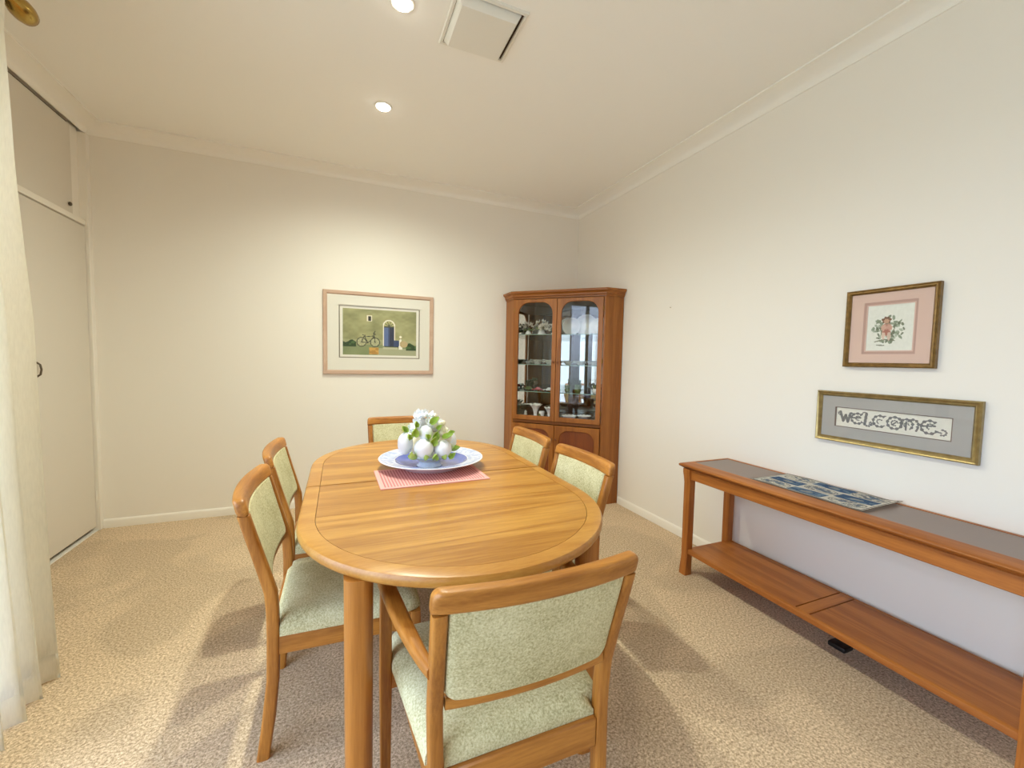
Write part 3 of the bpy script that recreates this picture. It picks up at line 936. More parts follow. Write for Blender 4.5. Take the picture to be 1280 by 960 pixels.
# ------------------------------------------------------------------ pictures
def picture(name, label, P, ux, nrm, w, h, fw, depth, fmat, prof):
    """local x along ux, y up, out of the wall along nrm; returns thing + local placer"""
    t = thing(name, label, 'picture', P)
    ux = Vector(ux); n = Vector(nrm); up = Vector((0, 0, 1))
    def pl(x, y, d): return ux*x + up*y + n*d
    secs = [[pl(sx*(w/2-i), sy*(h/2-i), d) for sx, sy in ((-1, -1), (1, -1), (1, 1), (-1, 1))] for i, d in prof]
    bm = new()
    vr = [[bm.verts.new(p) for p in s] for s in secs]
    for a, b in zip(vr, vr[1:]):
        for k in range(4): bm.faces.new((a[k], a[(k+1) % 4], b[(k+1) % 4], b[k]))
    obj('frame', bm, fmat, t, 30)
    return t, pl

def mount(t, pl, w, h, ow, oh, oy, d, m, nm='mount'):
    """board with a window of ow x oh"""
    bm = new()
    o = [(-w/2, -h/2), (w/2, -h/2), (w/2, h/2), (-w/2, h/2)]; i = [(-ow/2, oy-oh/2), (ow/2, oy-oh/2), (ow/2, oy+oh/2), (-ow/2, oy+oh/2)]
    L = [[pl(x, y, d-.003) for x, y in o], [pl(x, y, d) for x, y in o], [pl(x, y, d) for x, y in i], [pl(x, y, d-.003) for x, y in i]]
    vr = [[bm.verts.new(p) for p in s] for s in L]
    for a, b in zip(vr, vr[1:] + vr[:1]):
        for k in range(4): bm.faces.new((a[k], a[(k+1) % 4], b[(k+1) % 4], b[k]))
    return obj(nm, bm, m, t, 20)

def pane(t, pl, w, h, d):
    bm = new()
    L = [[pl(sx*w/2, sy*h/2, dd) for sx, sy in ((-1, -1), (1, -1), (1, 1), (-1, 1))] for dd in (d, d+.0015)]
    loft(bm, L)
    return obj('glass', bm, M['glaze'], t)

# 1. the village wall with a bicycle, on the back wall
def village(U, V):
    asp = 1.55
    im = np.zeros(U.shape + (3,)) + np.array((156, 156, 110))
    n = noise2(U.shape, 7, 1); n2_ = noise2(U.shape, 22, 2)
    im += (n-.5)[..., None]*np.array((34, 30, 26)) + (n2_-.5)[..., None]*16
    low = V < .30 - .03*U
    im = put(im, (V < .34) & (V > .26), (176, 178, 140), .5)
    im = put(im, (V < .235), (122, 136, 92)); im = put(im, V < .235, (160, 164, 120), .5*n)
    im = put(im, (V < .16) & (U > .46), (178, 178, 146), .8)
    for x0, x1, y0, y1 in ((0, .17, .18, .30), (.85, 1.0, .12, .26)):
        m = (U > x0) & (U < x1) & (V > y0) & (V < y1 - .03*np.sin(40*U))
        im = put(im, m, (38, 66, 24)); im = put(im, m & (n2_ > .55), (74, 104, 48))
    im = put(im, (U > .315) & (U < .385) & (V > .735) & (V < .87), (232, 228, 206)); im = put(im, (U > .332) & (U < .375) & (V > .75) & (V < .855), (44, 42, 38))
    # arched doorway
    cx_, r = .615, .085
    arch = ((np.abs(U-cx_) < r) & (V > .21) & (V < .66)) | (np.hypot((U-cx_)*asp, (V-.66)) < r*asp)
    im = put(im, arch, (236, 232, 214))
    r2 = .068
    arch2 = ((np.abs(U-cx_) < r2) & (V > .21) & (V < .66)) | (np.hypot((U-cx_)*asp, (V-.66)) < r2*asp)
    im = put(im, arch2, (178, 176, 122)); im = put(im, arch2 & (V > .62) & (V < .65), (70, 74, 60))
    for a in (.5, 1.2, 1.9, 2.6):
        im = put(im, (seg(U, V, cx_, .65, cx_+.06*math.cos(a), .65+.1*math.sin(a), asp) < .007) & arch2, (80, 84, 60))
    im = put(im, arch2 & (V < .62), (40, 50, 76)); im = put(im, (U > cx_-r2) & (U < cx_+.005) & (V > .2) & (V < .62), (90, 110, 156)); im = put(im, (U > cx_-.012) & (U < cx_+.01) & (V > .2) & (V < .62), (64, 80, 120))
    im = put(im, (U > .55 - .0) & (U < .80) & (V > .185) & (V < .21), (60, 66, 52)); im = put(im, (U > .53) & (U < .74) & (V > .135) & (V < .185), (190, 190, 160))
    im = put(im, (U > .68) & (U < .76) & (V > .2) & (V < .34), (56, 72, 110))
    im = put(im, (np.abs(U-.775) < .012+.05*(.42-V)) & (V > .14) & (V < .37), (238, 236, 222)); im = put(im, np.hypot((U-.775)*asp, V-.42) < .028, (240, 236, 214))
    im = put(im, np.hypot((U-.815)*asp, V-.26) < .075, (178, 158, 110)); im = put(im, (np.hypot((U-.83)*asp, V-.26) < .07), (190, 170, 126))
    # bicycle
    for wx in (.245, .425):
        d = np.hypot((U-wx)*asp, V-.285)
        im = put(im, d < .095, (190, 190, 150), .8); im = put(im, np.abs(d-.095) < .009, (60, 62, 44)); im = put(im, d < .018, (80, 80, 60))
        for a in range(8): im = put(im, (seg(U, V, wx, .285, wx+.06*math.cos(a*.785), .285+.092*math.sin(a*.785), asp) < .003), (130, 130, 100))
    for s in ((.245,.285,.28,.42),(.28,.42,.33,.27),(.33,.27,.41,.40),(.28,.40,.405,.42),(.41,.47,.425,.285),(.245,.285,.33,.27),(.40,.49,.43,.46),(.41,.47,.425,.53),(.26,.44,.30,.43)):
        im = put(im, seg(U, V, *s, asp) < .008, (52, 54, 42))
    im = put(im, (U > .345) & (U < .475) & (V > .02) & (V < .175), (206, 162, 84)); im = put(im, (U > .345) & (U < .475) & (V > .02) & (V < .175) & (n2_ > .6), (180, 134, 60))
    return im
w, h = .902, .688
pf = [(.0, .001), (0, .020), (.003, .024), (.024, .020), (.032, .012), (.032, .006)]
t, pl = picture('framed_picture', 'landscape print of a bicycle and blue door in a pink wash frame', (.327, YB, 1.447), (1, 0, 0), (0, -1, 0), w, h, .032, .024, M['pinkframe'], pf)
mount(t, pl, w-.06, h-.06, .664, .438, .01, .011, M['mat_white'])
mount(t, pl, .67, .444, .648, .424, .01, .0095, M['mat_line'], 'mount_line')
mount(t, pl, .654, .43, .604, .386, .01, .0088, M['mat_white'], 'inner_mount')
raster('print', .604, .386, 156, 100, village, M['print'], t, lambda u, v: pl((u-.5)*.606, .01 + (v-.5)*.388, .0075))
pane(t, pl, w-.062, h-.062, .0125)

# 2. stitched posy in pink mount
def posy(U, V):
    im = np.zeros(U.shape + (3,)) + np.array((232, 234, 224)); im += (noise2(U.shape, 30, 5)-.5)[..., None]*8
    g = np.random.default_rng(4)
    for k in range(80):
        a = g.uniform(0, 2*PI); r = g.uniform(.12, .33)
        x, y = .47 + r*math.cos(a)*1.02, .46 + r*math.sin(a)*.85
        an = g.uniform(0, PI); l, ww = g.uniform(.030, .065), g.uniform(.016, .030)
        dx, dy = U-x, V-y
        p = dx*math.cos(an)+dy*math.sin(an); q = -dx*math.sin(an)+dy*math.cos(an)
        im = put(im, (p/l)**2+(q/ww)**2 < 1, ((132, 146, 122), (100, 112, 88), (166, 178, 156))[k % 3], .85)
    for s in ((.2, .2, .4, .25), (.4, .25, .62, .22), (.3, .55, .36, .3), (.62, .55, .56, .3), (.25, .13, .40, .12)):
        im = put(im, seg(U, V, *s, 1) < .012, (116, 120, 98), .8)
    # big dusky bloom in the middle
    for k, (x, y, rx, ry, c) in enumerate([(.44, .47, .10, .12, (186, 128, 112)), (.38, .50, .06, .07, (210, 170, 150)), (.50, .50, .06, .07, (204, 160, 142)), (.44, .40, .07, .07, (170, 110, 96)),
                                           (.43, .66, .10, .075, (110, 74, 52)), (.43, .64, .06, .05, (204, 164, 138)), (.38, .33, .04, .08, (222, 196, 178)), (.50, .32, .04, .09, (218, 190, 172))]):
        im = put(im, ((U-x)/rx)**2+((V-y)/ry)**2 < 1 + .25*np.sin(7*np.arctan2(V-y, U-x)), c, .9)
    return im
pf = [(0, .001), (0, .022), (.004, .026), (.008, .023), (.013, .024), (.020, .016), (.020, .008)]
t, pl = picture('framed_picture', 'small stitched picture in a pink mount and gilt frame, hung above the long one', (XR, 1.072, 1.427), (0, -1, 0), (-1, 0, 0), .338, .356, .024, .026, M['gilt'], pf)
mount(t, pl, .302, .320, .196, .236, 0, .012, M['mat_pink'])
mount(t, pl, .204, .244, .180, .214, 0, .0105, plain('mount_shade', lin(192, 158, 146), .8), 'mount_line')
mount(t, pl, .184, .218, .170, .204, 0, .0085, M['mat_pink'], 'inner_mount')
raster('stitched_panel', .17, .2, 84, 100, posy, M['print'], t, lambda u, v: pl((u-.5)*.174, (v-.5)*.208, .006))
pane(t, pl, .298, .316, .0135)

# 3. WELCOME sampler
def welcome(U, V):
    asp = 4.5
    im = np.zeros(U.shape + (3,)) + np.array((226, 224, 212)); im += (noise2(U.shape, 40, 8)-.5)[..., None]*8
    ink = (104, 104, 104)
    def arc(cx, cy, r, a0, a1, th=.05, ey=1.0):
        nonlocal im
        x = (U-cx)*asp; y = (V-cy)/ey
        d = np.abs(np.hypot(x, y)-r); a = np.degrees(np.arctan2(y, x)) % 360
        m = (d < th*(.95+.45*np.sin(np.radians(a*9)))) & (((a-a0) % 360) <= ((a1-a0) % 360 or 360))
        im = put(im, m, ink, .9)
    def ln(x1, y1, x2, y2, th=.06):
        nonlocal im
        im = put(im, seg(U, V, x1, y1, x2, y2, asp) < th, ink, .9)
    # W
    ln(.045, .74, .075, .30); ln(.075, .30, .098, .62); ln(.098, .62, .122, .28); ln(.122, .28, .145, .72); arc(.045, .70, .10, 60, 300, .03); arc(.148, .68, .09, 200, 90, .03)
    # E
    arc(.215, .5, .26, 45, 330); ln(.17, .52, .245, .56, .04); arc(.222, .53, .10, 0, 300, .03)
    # L
    ln(.30, .80, .288, .26); arc(.318, .34, .15, 180, 20, .04); arc(.282, .76, .10, 20, 200, .03); arc(.35, .34, .08, 90, 30, .03)
    # C
    arc(.425, .5, .27, 50, 320); arc(.425, .48, .11, 30, 250, .03); ln(.44, .74, .475, .78, .03)
    # O
    arc(.555, .5, .28, 0, 359.9); arc(.555, .5, .12, 0, 300, .03); ln(.535, .40, .575, .60, .03)
    # M
    arc(.655, .5, .22, 300, 200, .045, 1.1); ln(.652, .24, .652, .62, .035); arc(.705, .54, .20, 320, 160, .045, 1.1); ln(.735, .25, .745, .36, .04); arc(.655, .46, .09, 0, 270, .03)
    # E
    arc(.835, .5, .29, 45, 335); ln(.78, .52, .875, .58, .04); arc(.84, .53, .12, 0, 260, .03)
    ln(.885, .34, .925, .30, .03); arc(.935, .32, .12, 230, 120, .035)
    return im
pf = [(0, .001), (0, .020), (.005, .026), (.012, .022), (.017, .022), (.024, .014), (.024, .008)]
t, pl = picture('framed_picture', 'long low stitched WELCOME sampler in grey mount and gilt frame', (XR, 1.051, 1.004), (0, -1, 0), (-1, 0, 0), .590, .246, .024, .026, M['gilt2'], pf)
mount(t, pl, .548, .204, .426, .096, 0, .012, M['mat_grey'])
mount(t, pl, .434, .104, .418, .090, 0, .0095, plain('mount_brown', lin(120, 104, 96), .8), 'mount_line')
raster('stitched_panel', .42, .09, 252, 56, welcome, M['print'], t, lambda u, v: pl((u-.5)*.42, (v-.5)*.092, .006))
pane(t, pl, .544, .2, .0135)

# wall hook
t = thing('wall_hook', 'tiny picture hook left alone on the right wall beside the cabinet', 'hook', (XR, 2.412, 1.668))
obj('plate', B(-.002, 0, -.003, .003, -.008, .008, .001, 1), M['plastic'], t)
obj('nail', tube(new(), [(-.002, 0, -.008), (-.008, 0, -.010), (-.012, 0, -.006)], .002, 6), M['brass'], t)

# ------------------------------------------------------------------ tapestry runner on the console
def tapestry(U, V):
    asp = 1.7
    im = np.zeros(U.shape + (3,)) + np.array((250, 246, 238))
    n = noise2(U.shape, 40, 12); n2_ = noise2(U.shape, 18, 13)
    navy, mid, ink = (84, 116, 158), (138, 166, 194), (128, 132, 144)
    inner = (U > .04) & (U < .96) & (V > .06) & (V < .94)
    for x0, x1, y0, y1 in ((.06, .35, .36, .62), (.35, .65, .06, .30), (.36, .68, .70, .94), (.66, .95, .37, .63)):
        m = (U > x0) & (U < x1) & (V > y0) & (V < y1)
        im = put(im, m, navy); im = put(im, m & (n2_ > .62), mid)
        im = put(im, ((U-(x0+x1)/2)/.05)**2+((V-(y0+y1)/2)/.05)**2 < 1, (210, 208, 200), .7)
    for cx, cy in ((.19, .20), (.20, .80), (.51, .50), (.82, .21), (.82, .80)):
        d = ((U-cx)/.135)**2+((V-cy)/.15)**2
        im = put(im, d < 1.15, (244, 240, 230)); im = put(im, (d < .8) & (n > .52), ink, .75); im = put(im, (d < .5) & (n2_ > .58), navy, .5); im = put(im, np.abs(d-1.0) < .10, (150, 150, 150), .7)
    edge = np.minimum(np.minimum(U, 1-U)*asp, np.minimum(V, 1-V))
    im = put(im, (edge > .03) & (edge < .045), (70, 60, 66))
    im = put(im, edge < .012, (120, 100, 90))
    return im
def run_place(u, v):
    x = 1.958 + .293*v; y = 1.472 - .502*u
    z = .0022 + .010*math.exp(-((u-1)/.06)**2)*(0.3+.7*v) + .0025*math.sin(7*u+3*v)**2*(1 if 0.05 < u < .95 else .3)
    return (x-2.1, y-1.22, z)
t = thing('table_runner', 'blue and cream tapestry runner lying on the console top', 'table runner', (2.1, 1.22, cz))
raster('woven_cloth', .5, .3, 120, 70, tapestry, M['tapestry'], t, run_place, .0018, 60)

# ------------------------------------------------------------------ corner cabinet
A = (1.482, 3.56)
t = thing('corner_cabinet', 'tall teak corner display cabinet with arched glass doors', 'cabinet', (A[0], A[1], 0), -PI/4)
cab = t
FW = .8485
e = .006
def inset(pts, d):
    """inset convex polygon"""
    n = len(pts); out = []
    for i in range(n):
        p0, p1, p2 = Vector(pts[i-1]), Vector(pts[i]), Vector(pts[(i+1) % n])
        e1, e2 = (p1-p0).normalized(), (p2-p1).normalized()
        n1, n2 = Vector((-e1.y, e1.x)), Vector((-e2.y, e2.x))
        m = (n1+n2); m = m/(m.dot(n1))
        out.append(tuple(p1 + m*d))
    return out
foot = [(0, 0), (FW, 0), (FW+.134, .134), (.4243, .693), (-.134, .134)]
foot = inset(foot, .005)
f0 = foot
def side_panel(p, q, z0, z1, th, m, nm, sgn=1):
    p, q = Vector(p), Vector(q); d = (q-p).normalized(); nn = Vector((-d.y, d.x))*th*sgn
    return obj(nm, prism(new(), [tuple(p), tuple(q), tuple(q+nn), tuple(p+nn)], z0, z1), m, cab)
ZT = 1.805
side_panel(f0[4], f0[0], 0, ZT, .02, M['cab_z'], 'side_panel')
side_panel(f0[1], f0[2], 0, ZT, .02, M['cab_z'], 'side_panel')
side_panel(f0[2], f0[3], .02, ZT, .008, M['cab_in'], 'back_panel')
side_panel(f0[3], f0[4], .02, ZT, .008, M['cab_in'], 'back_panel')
f1 = inset(f0, .0095)
def mirror(p, q, a, b):
    p, q = Vector(p), Vector(q)
    side_panel(tuple(p + (q-p)*a), tuple(p + (q-p)*b), .715, ZT-.02, .003, M['mirror'], 'mirror')
mirror(f1[2], f1[3], .04, .96); mirror(f1[3], f1[4], .04, .96)
f2 = inset(f0, .021)
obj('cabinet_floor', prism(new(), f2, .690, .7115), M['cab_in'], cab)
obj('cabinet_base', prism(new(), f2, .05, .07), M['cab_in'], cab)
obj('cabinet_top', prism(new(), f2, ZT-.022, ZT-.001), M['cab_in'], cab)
obj('plinth', B(.02, FW-.02, .002, .022, 0, .085, .002, 1), M['cab_x'], cab)
# corner post at the back, dark
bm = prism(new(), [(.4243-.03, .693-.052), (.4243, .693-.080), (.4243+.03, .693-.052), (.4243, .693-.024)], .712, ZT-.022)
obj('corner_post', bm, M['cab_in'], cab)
# face frame
for nm, bx in (('stile', (.002, .018, .004, .024, 0, ZT)), ('stile', (FW-.018, FW-.002, .004, .024, 0, ZT)), ('face_rail', (.018, FW-.018, .006, .024, .672, .698)), ('face_rail', (.018, FW-.018, .006, .024, 1.785, ZT))):
    obj(nm, B(*bx, .002, 1), M['cab_z' if nm == 'stile' else 'cab_x'], cab)
# cornice
def cor(d, z):
    p = inset(foot, .001)
    a, b, c, k, l = [Vector(q) for q in p]
    # grow the three exposed sides, keep the wall sides
    front = Vector((0, -1)); 
    s = .7071
    a2 = a + Vector((-d*.4142, -d)); b2 = b + Vector((d*.4142, -d))
    c2 = c + Vector((s*d, -s*d)); l2 = l + Vector((-s*d, -s*d))
    return [(q.x, q.y, z) for q in (a2, b2, c2, k, l2)]
cp = [(.000, ZT), (.008, ZT), (.009, ZT+.012), (.016, ZT+.018), (.017, ZT+.030), (.026, ZT+.042), (.034, ZT+.048), (.036, ZT+.062), (.034, ZT+.066)]
obj('cornice', loft(new(), [cor(d, z) for d, z in cp]), M['cab_x'], cab, 30)

def arch(x0, x1, z0, z1, rt, rb):
    pts = []
    for cx, cy, r, a0 in ((x1-rt, z1-rt, rt, 0), (x0+rt, z1-rt, rt, PI/2), (x0+rb, z0+rb, rb, PI), (x1-rb, z0+rb, rb, 1.5*PI)):
        for k in range(9):
            a = a0 + PI/2*k/8
            pts.append((cx + r*math.cos(a), cy + r*math.sin(a)))
    return pts
MID = FW/2
for s, (x0, x1) in enumerate(((.020, MID-.0015), (MID+.0015, FW-.020))):
    z0, z1 = .702, 1.796
    g = arch(x0+.040, x1-.040, z0+.042, z1-.030, .10, .012)
    bm = ring_frame(new(), [(x0, z0), (x1, z0), (x1, z1), (x0, z1)], g, -.018, .002, .004)
    d = obj('glazed_door', bm, M['cab_z'], cab, 35)
    bm = prism(new(), [(x, z) for x, z in arch(x0+.032, x1-.032, z0+.034, z1-.022, .10, .012)], -.004, -.001)
    xform(bm, Matrix(((1,0,0,0),(0,0,1,0),(0,1,0,0),(0,0,0,1))))
    xform(bm, Matrix.Translation((0, -.004, 0)))
    obj('glass_pane', bm, M['glass'], d)
    kx = x1-.018 if s == 0 else x0+.018
    bm = lathe(new(), [(.004, 0), (.004, .008), (.009, .013), (.010, .019), (.006, .024), (.001, .025)], 16)
    xform(bm, Matrix.Translation((kx, -.018, 1.235)) @ Matrix.Rotation(PI/2, 4, 'X'))
    obj('knob', bm, M['knob'], d)
    for hz in (1.25, 1.70, .80):
        hx = x0-.001 if s == 0 else x1+.001
        obj('hinge', tube(new(), [(hx, -.012, hz-.02), (hx, -.012, hz-.01), (hx, -.012, hz+.01), (hx, -.012, hz+.02)], .004, 8), M['brass'], d)
    z0, z1 = .088, .668
    g = arch(x0+.045, x1-.045, z0+.05, z1-.042, .085, .012)
    bm = ring_frame(new(), [(x0, z0), (x1, z0), (x1, z1), (x0, z1)], g, -.018, .002, .004)
    d = obj('panel_door', bm, M['cab_z'], cab, 35)
    bm = prism(new(), arch(x0+.036, x1-.036, z0+.04, z1-.034, .085, .012), -.002, .001)
    xform(bm, Matrix(((1,0,0,0),(0,0,1,0),(0,1,0,0),(0,0,0,1))))
    xform(bm, Matrix.Translation((0, -.004, 0)))
    obj('door_panel', bm, M['cab_dark'], d)
    bm = lathe(new(), [(.004, 0), (.004, .008), (.009, .013), (.010, .019), (.006, .024), (.001, .025)], 16)
    xform(bm, Matrix.Translation((kx, -.018, .545)) @ Matrix.Rotation(PI/2, 4, 'X'))
    obj('knob', bm, M['knob'], d)
f3 = inset(f0, .026)
f3 = [(f3[0][0], .05), (f3[1][0], .05)] + f3[2:]
SH = [1.487, 1.211, .960]
for z in SH:
    o = obj('glass_shelf', prism(new(), f3, z-.006, z), M['shelfglass'], cab)
    obj('front_edge', B(f3[0][0], f3[1][0], .0475, .0497, z-.006, z, 0), M['shelfedge'], o)

# ornaments in the cabinet (placed in the cabinet's own axes, standing free on its shelves)
ca, sa = math.cos(-PI/4), math.sin(-PI/4)
def cabpos(x, y, z): return (A[0] + ca*x - sa*y, A[1] + sa*x + ca*y, z)
def orn(name, label, cat, x, y, z, rz=0, group=None): return thing(name, label, cat, cabpos(x, y, z + .0005), -PI/4 + rz, group)
Z0 = .7115
def flowers(x, y, z, s, lb, mt, n, seed):
    t = orn('porcelain_flowers', lb, 'ornament', x, y, z, 0, 'porcelain flowers on the top shelf')
    obj('base', lathe(new(), [(.001, 0), (.035*s, 0), (.04*s, .012*s), (.03*s, .03*s), (.02*s, .05*s), (.001, .052*s)], 20), M['white'], t, 60)
    r = random.Random(seed)
    for k in range(n):
        a = r.uniform(0, 2*PI); el = r.uniform(.1, 1)
        c = (.055*s*math.cos(a)*math.sqrt(1-el*el*.6), .045*s*math.sin(a)*math.sqrt(1-el*el*.6), .045*s + .085*s*el)
        obj('flower', bloom(c, .028*s, 5, (c[0], c[1]-.02*s, c[2]-.03*s), seed*40+k), mt, t, 60)
    for k in range(6):
        a = 2*PI*k/6
        obj('leaf', leafmesh((.02*s*math.cos(a), .02*s*math.sin(a), .05*s), (math.cos(a), math.sin(a), .1), (0, 0, 1), .055*s, .014*s), M['green'], t, 60)
flowers(.225, .17, SH[0], 1.0, 'large posy of pale porcelain flowers in the middle behind the left glass door', M['greyflower'], 14, 1)
flowers(.102, .14, SH[0], .8, 'smaller posy of porcelain flowers at the left end of the top shelf', M['greyflower'], 9, 2)
flowers(.350, .16, SH[0], .72, 'porcelain posy on the top shelf half hidden by the left door frame', M['greyflower'], 9, 3)
def standplate(x, y, z, r, lb, m):
    t = orn('display_plate', lb, 'plate', x, y, z, 0, 'plates standing on the top shelf')
    bm = lathe(new(), [(.001, 0), (r*.55, 0), (r*.65, -.008), (r*.97, -.018), (r, -.018), (r, -.021), (r*.62, -.012), (.001, -.004)], 40)
    xform(bm, Matrix.Translation((0, .02, r)) @ Matrix.Rotation(math.radians(78), 4, 'X'))
    obj('dish', bm, m, t, 50)
    bm = new()
    for s in (-1, 1):
        tube(bm, [(s*.03, -.03, .012), (s*.03, -.028, .002), (s*.03, .02, .002), (s*.03, .055, .002), (s*.02, .05, r)], .002, 6)
    obj('plate_stand', bm, M['darkmetal'], t)
M['frost'] = plain('frosted_white', lin(236, 240, 240), .3, coat=.3)
standplate(.50, .17, SH[0], .085, 'white plate stood up at the left end of the top shelf behind the right door', M['frost'])
standplate(.625, .20, SH[0], .10, 'largest pale plate stood up in the centre of the right glass door', M['frost'])
standplate(.755, .15, SH[0], .08, 'white plate stood up at the right end of the top shelf', M['frost'])

def swan(x, y, z, s, lb, rz):
    """low cut-glass dish with handles"""
    t = orn('crystal_dish', lb, 'dish', x, y, z, rz, 'crystal dishes on the second shelf')
    prof = [(.001, .002), (.025, 0), (.028, .004), (.040, .022), (.052, .042), (.050, .043), (.036, .023), (.022, .008), (.001, .007)]
    bm = new(); n = 30
    secs = [[((r*(1+.06*math.cos(6*2*PI*i/n)*(zz > .015)))*math.cos(2*PI*i/n)*s*1.1, r*math.sin(2*PI*i/n)*s, zz*s) for i in range(n)] for r, zz in prof]
    loft(bm, secs)
    obj('bowl', bm, M['crystal'], t, 30)
    for q in (-1, 1):
        obj('handle', tube(new(), [(q*.05*s, 0, .036*s), (q*.066*s, 0, .045*s), (q*.070*s, 0, .03*s), (q*.05*s, 0, .018*s)], .004*s, 6), M['crystal'], t)
for x, y, s, lb in ((.205, .13, 1.0, 'crystal dish left of centre on the second shelf, left door'), (.325, .13, 1.0, 'crystal dish beside the centre stile on the second shelf, left door'),
                    (.10, .17, .7, 'little crystal dish at the far left of the second shelf'), (.50, .13, .8, 'crystal dish just right of the centre stile on the second shelf'),
                    (.61, .15, .9, 'crystal dish in the middle of the right door, second shelf'), (.74, .13, .8, 'crystal dish at the right end of the second shelf')):
    swan(x, y, SH[1], s, lb, .3)
def carmodel(x, y, z, m, lb, rz):
    t = orn('toy_car', lb, 'toy car', x, y, z, rz, 'little cars on the third shelf')
    secs = []
    for u, hh, zb in ((-.050, .016, .010), (-.044, .022, .008), (-.020, .024, .008), (-.010, .038, .008), (.018, .038, .008), (.030, .024, .008), (.046, .020, .008), (.051, .014, .010)):
        w = .036
        secs.append([(u, v*w, zb + (q+.5)*(hh-zb)) for v, q in rrect(1, 1, .2, 3)])
    obj('body', loft(new(), secs), m, t, 40)
    for wx in (-.03, .03):
        for wy in (-.018, .018):
            bm = lathe(new(), [(.001, -.004), (.009, -.004), (.009, .004), (.001, .004)], 16)
            xform(bm, Matrix.Translation((wx, wy, .009)) @ Matrix.Rotation(PI/2, 4, 'X'))
            obj('wheel', bm, M['black'], t)
carmodel(.215, .12, SH[2], M['red'], 'red toy car in the middle of the third shelf, left door', .15)
carmodel(.120, .13, SH[2], M['green'], 'dark green toy car at the left of the red one', -.1)
carmodel(.325, .12, SH[2], M['crystal'], 'silvery toy car beside the centre stile on the third shelf', .1)
def cup(x, y, z, s, m, lb):
    t = orn('small_pot', lb, 'pot', x, y, z, 0, 'little pots in the right door')
    obj('pot', lathe(new(), [(.001, 0), (.022*s, 0), (.032*s, .012*s), (.036*s, .03*s), (.030*s, .046*s), (.027*s, .046*s), (.030*s, .03*s), (.001, .010*s)], 24), m, t, 50)
    for k in range(7):
        a = 2*PI*k/7
        obj('leaf', leafmesh((.012*s*math.cos(a), .012*s*math.sin(a), .04*s), (math.cos(a)*.6, math.sin(a)*.6, .7), (0, 0, 1), .045*s, .012*s), M['green'], t, 60)
cup(.50, .13, SH[2], .8, M['green'], 'small dark pot right of the centre stile on the third shelf')
cup(.595, .14, SH[2], .9, M['green'], 'small green pot in the middle of the right door, third shelf')
cup(.765, .12, SH[2], 1.0, M['white'], 'white pot of greenery at the right end of the third shelf')
def vase(x, y, s, lb, lean=0):
    t = orn('ruffled_vase', lb, 'vase', x, y, Z0, 0, 'white ruffled vases on the cabinet floor')
    n = 40
    prof = [(.001, 0), (.030, 0), (.030, .005), (.016, .014), (.014, .026), (.018, .050), (.026, .075), (.042, .098), (.050, .106), (.048, .108), (.024, .078), (.014, .05), (.001, .03)]
    secs = [[((r*(1 + .16*math.sin(7*2*PI*i/n)*max(0, (zz-.07)/.035)))*math.cos(2*PI*i/n)*s, (r*(1 + .16*math.sin(7*2*PI*i/n)*max(0, (zz-.07)/.035)))*math.sin(2*PI*i/n)*s, (zz + .006*math.sin(7*2*PI*i/n)*max(0, (zz-.08)/.03))*s) for i in range(n)] for r, zz in prof]
    obj('vase_body', loft(new(), secs), M['white'], t, 60)
vase(.205, .10, 1.15, 'white ruffled vase standing in the middle of the left door, bottom')
vase(.345, .09, .95, 'white ruffled vase at the centre stile, bottom of the left door')
t = orn('painted_beaker', 'small white beaker with a green spray beside the ruffled vase', 'beaker', .265, .105, Z0)
obj('beaker_body', lathe(new(), [(.001, 0), (.022, 0), (.026, .03), (.028, .062), (.026, .062), (.023, .03), (.001, .006)], 24), M['white'], t, 50)
obj('green_spray', sphere(new(), (-.010, -.022, .026), .014, .006, .018, 12, 8, .1), M['green'], t, 60)
t = orn('figurine', 'little pale figurine in the bottom left corner of the cabinet', 'figurine', .095, .13, Z0)
obj('figure', lathe(new(), [(.001, 0), (.02, 0), (.016, .02), (.010, .036), (.013, .044), (.008, .056), (.001, .06)], 20), M['greyflower'], t, 60)
def scallop(x, y, s, lb):
    t = orn('scalloped_bowl', lb, 'bowl', x, y, Z0, 0, 'scalloped white bowls')
    n = 48
    prof = [(.001, 0), (.03, 0), (.034, .005), (.055, .022), (.070, .040), (.068, .042), (.05, .025), (.03, .010), (.001, .008)]
    secs = [[(r*(1+.07*abs(math.sin(6*2*PI*i/n))*(zz > .015))*math.cos(2*PI*i/n)*s, r*(1+.07*abs(math.sin(6*2*PI*i/n))*(zz > .015))*math.sin(2*PI*i/n)*s, zz*s + .006*s*abs(math.sin(6*2*PI*i/n))*(zz > .03)) for i in range(n)] for r, zz in prof]
    obj('bowl', loft(new(), secs), M['white'], t, 60)
scallop(.535, .085, .95, 'nearer scalloped white bowl at the bottom of the right door')
scallop(.655, .16, .9, 'scalloped white bowl set further back at the bottom of the right door')

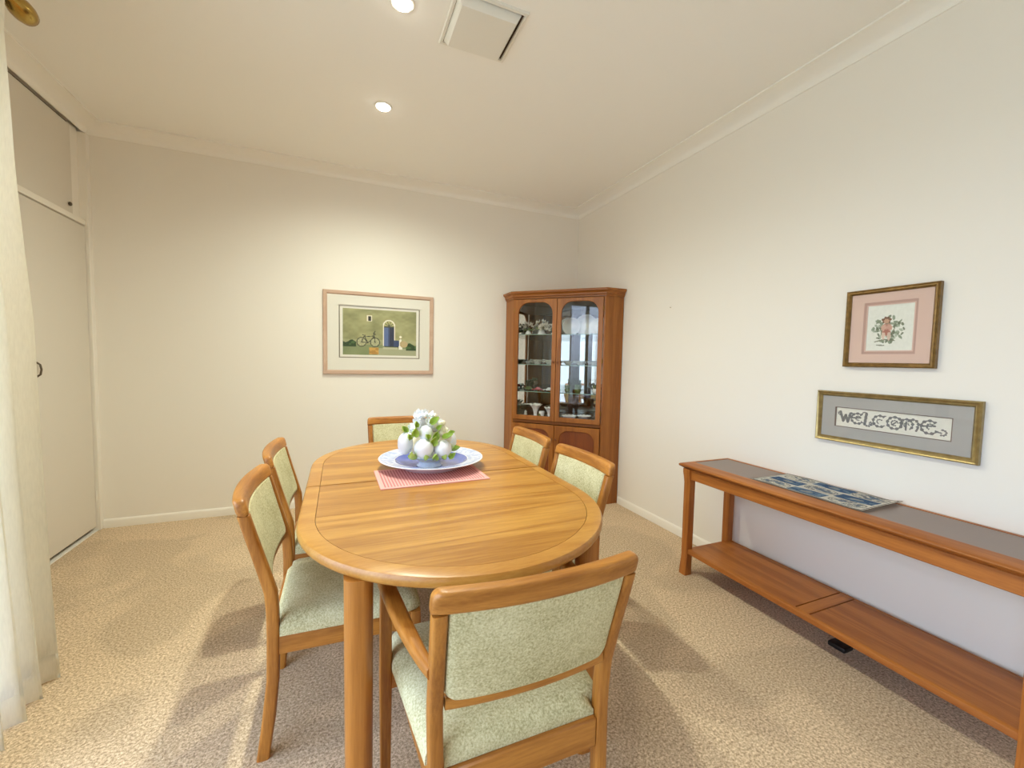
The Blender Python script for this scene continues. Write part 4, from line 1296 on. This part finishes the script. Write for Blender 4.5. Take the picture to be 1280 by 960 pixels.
# ------------------------------------------------------------------ daylight
wd = bpy.data.worlds.new('sky'); S.world = wd; wd.use_nodes = True
nt = wd.node_tree; nt.nodes.clear()
out = N(nt, 'ShaderNodeOutputWorld'); bg = N(nt, 'ShaderNodeBackground')
tc = N(nt, 'ShaderNodeTexCoord'); sp = N(nt, 'ShaderNodeSeparateXYZ'); rp = N(nt, 'ShaderNodeValToRGB')
nt.links.new(tc.outputs['Generated'], sp.inputs[0])
mp = N(nt, 'ShaderNodeMapRange'); mp.inputs['From Min'].default_value = -1; mp.inputs['From Max'].default_value = 1
nt.links.new(sp.outputs['Z'], mp.inputs['Value']); nt.links.new(mp.outputs[0], rp.inputs['Fac'])
el = rp.color_ramp.elements
el[0].position = .47; el[0].color = (.43, .55, .58, 1)
el[1].position = .52; el[1].color = (1.02, 1.22, 1.54, 1)
k = el.new(.8); k.color = (.97, 1.20, 1.62, 1)
nt.links.new(rp.outputs['Color'], bg.inputs['Color']); bg.inputs['Strength'].default_value = 4.0
nt.links.new(bg.outputs[0], out.inputs['Surface'])
def portal(loc, rot, sx, sy):
    L = bpy.data.lights.new('window_portal', 'AREA'); L.shape = 'RECTANGLE'; L.size = sx; L.size_y = sy
    L.cycles.is_portal = True
    o = bpy.data.objects.new('window_portal', L); COL.objects.link(o); o.location = loc; o.rotation_euler = rot
portal((XW-.12, (WY0+WY1)/2, (WZ0+WZ1)/2), (0, -PI/2, 0), WZ1-WZ0, WY1-WY0)
portal((XW-.12, (VY0+VY1)/2, (WZ0+WZ1)/2), (0, -PI/2, 0), WZ1-WZ0, VY1-VY0)

# ------------------------------------------------------------------ camera
yaw, pitch, roll, f = .3951, -.0589, .0205, 517.6249
fwd = Vector((math.sin(yaw)*math.cos(pitch), math.cos(yaw)*math.cos(pitch), math.sin(pitch)))
right = Vector((math.cos(yaw), -math.sin(yaw), 0)); up = right.cross(fwd)
r_ = right*math.cos(roll) + up*math.sin(roll); u_ = -right*math.sin(roll) + up*math.cos(roll)
cam = bpy.data.cameras.new('camera'); cam.sensor_fit = 'HORIZONTAL'; cam.sensor_width = 36; cam.lens = f/1280*36
cam.clip_start = .02
co = bpy.data.objects.new('camera', cam); COL.objects.link(co)
mw = Matrix((r_, u_, -fwd)).transposed().to_4x4(); mw.translation = (0, 0, 1.25)
co.matrix_world = mw
S.camera = co

S.view_settings.view_transform = 'Standard'; S.view_settings.look = 'None'
S.view_settings.gamma = 1; S.view_settings.use_curve_mapping = False
S.view_settings.exposure = 0.1
S.cycles.use_denoising = True
S.cycles.max_bounces = 16; S.cycles.diffuse_bounces = 10; S.cycles.glossy_bounces = 6; S.cycles.transparent_max_bounces = 16
S.cycles.sample_clamp_indirect = 8; S.cycles.caustics_reflective = False; S.cycles.caustics_refractive = False
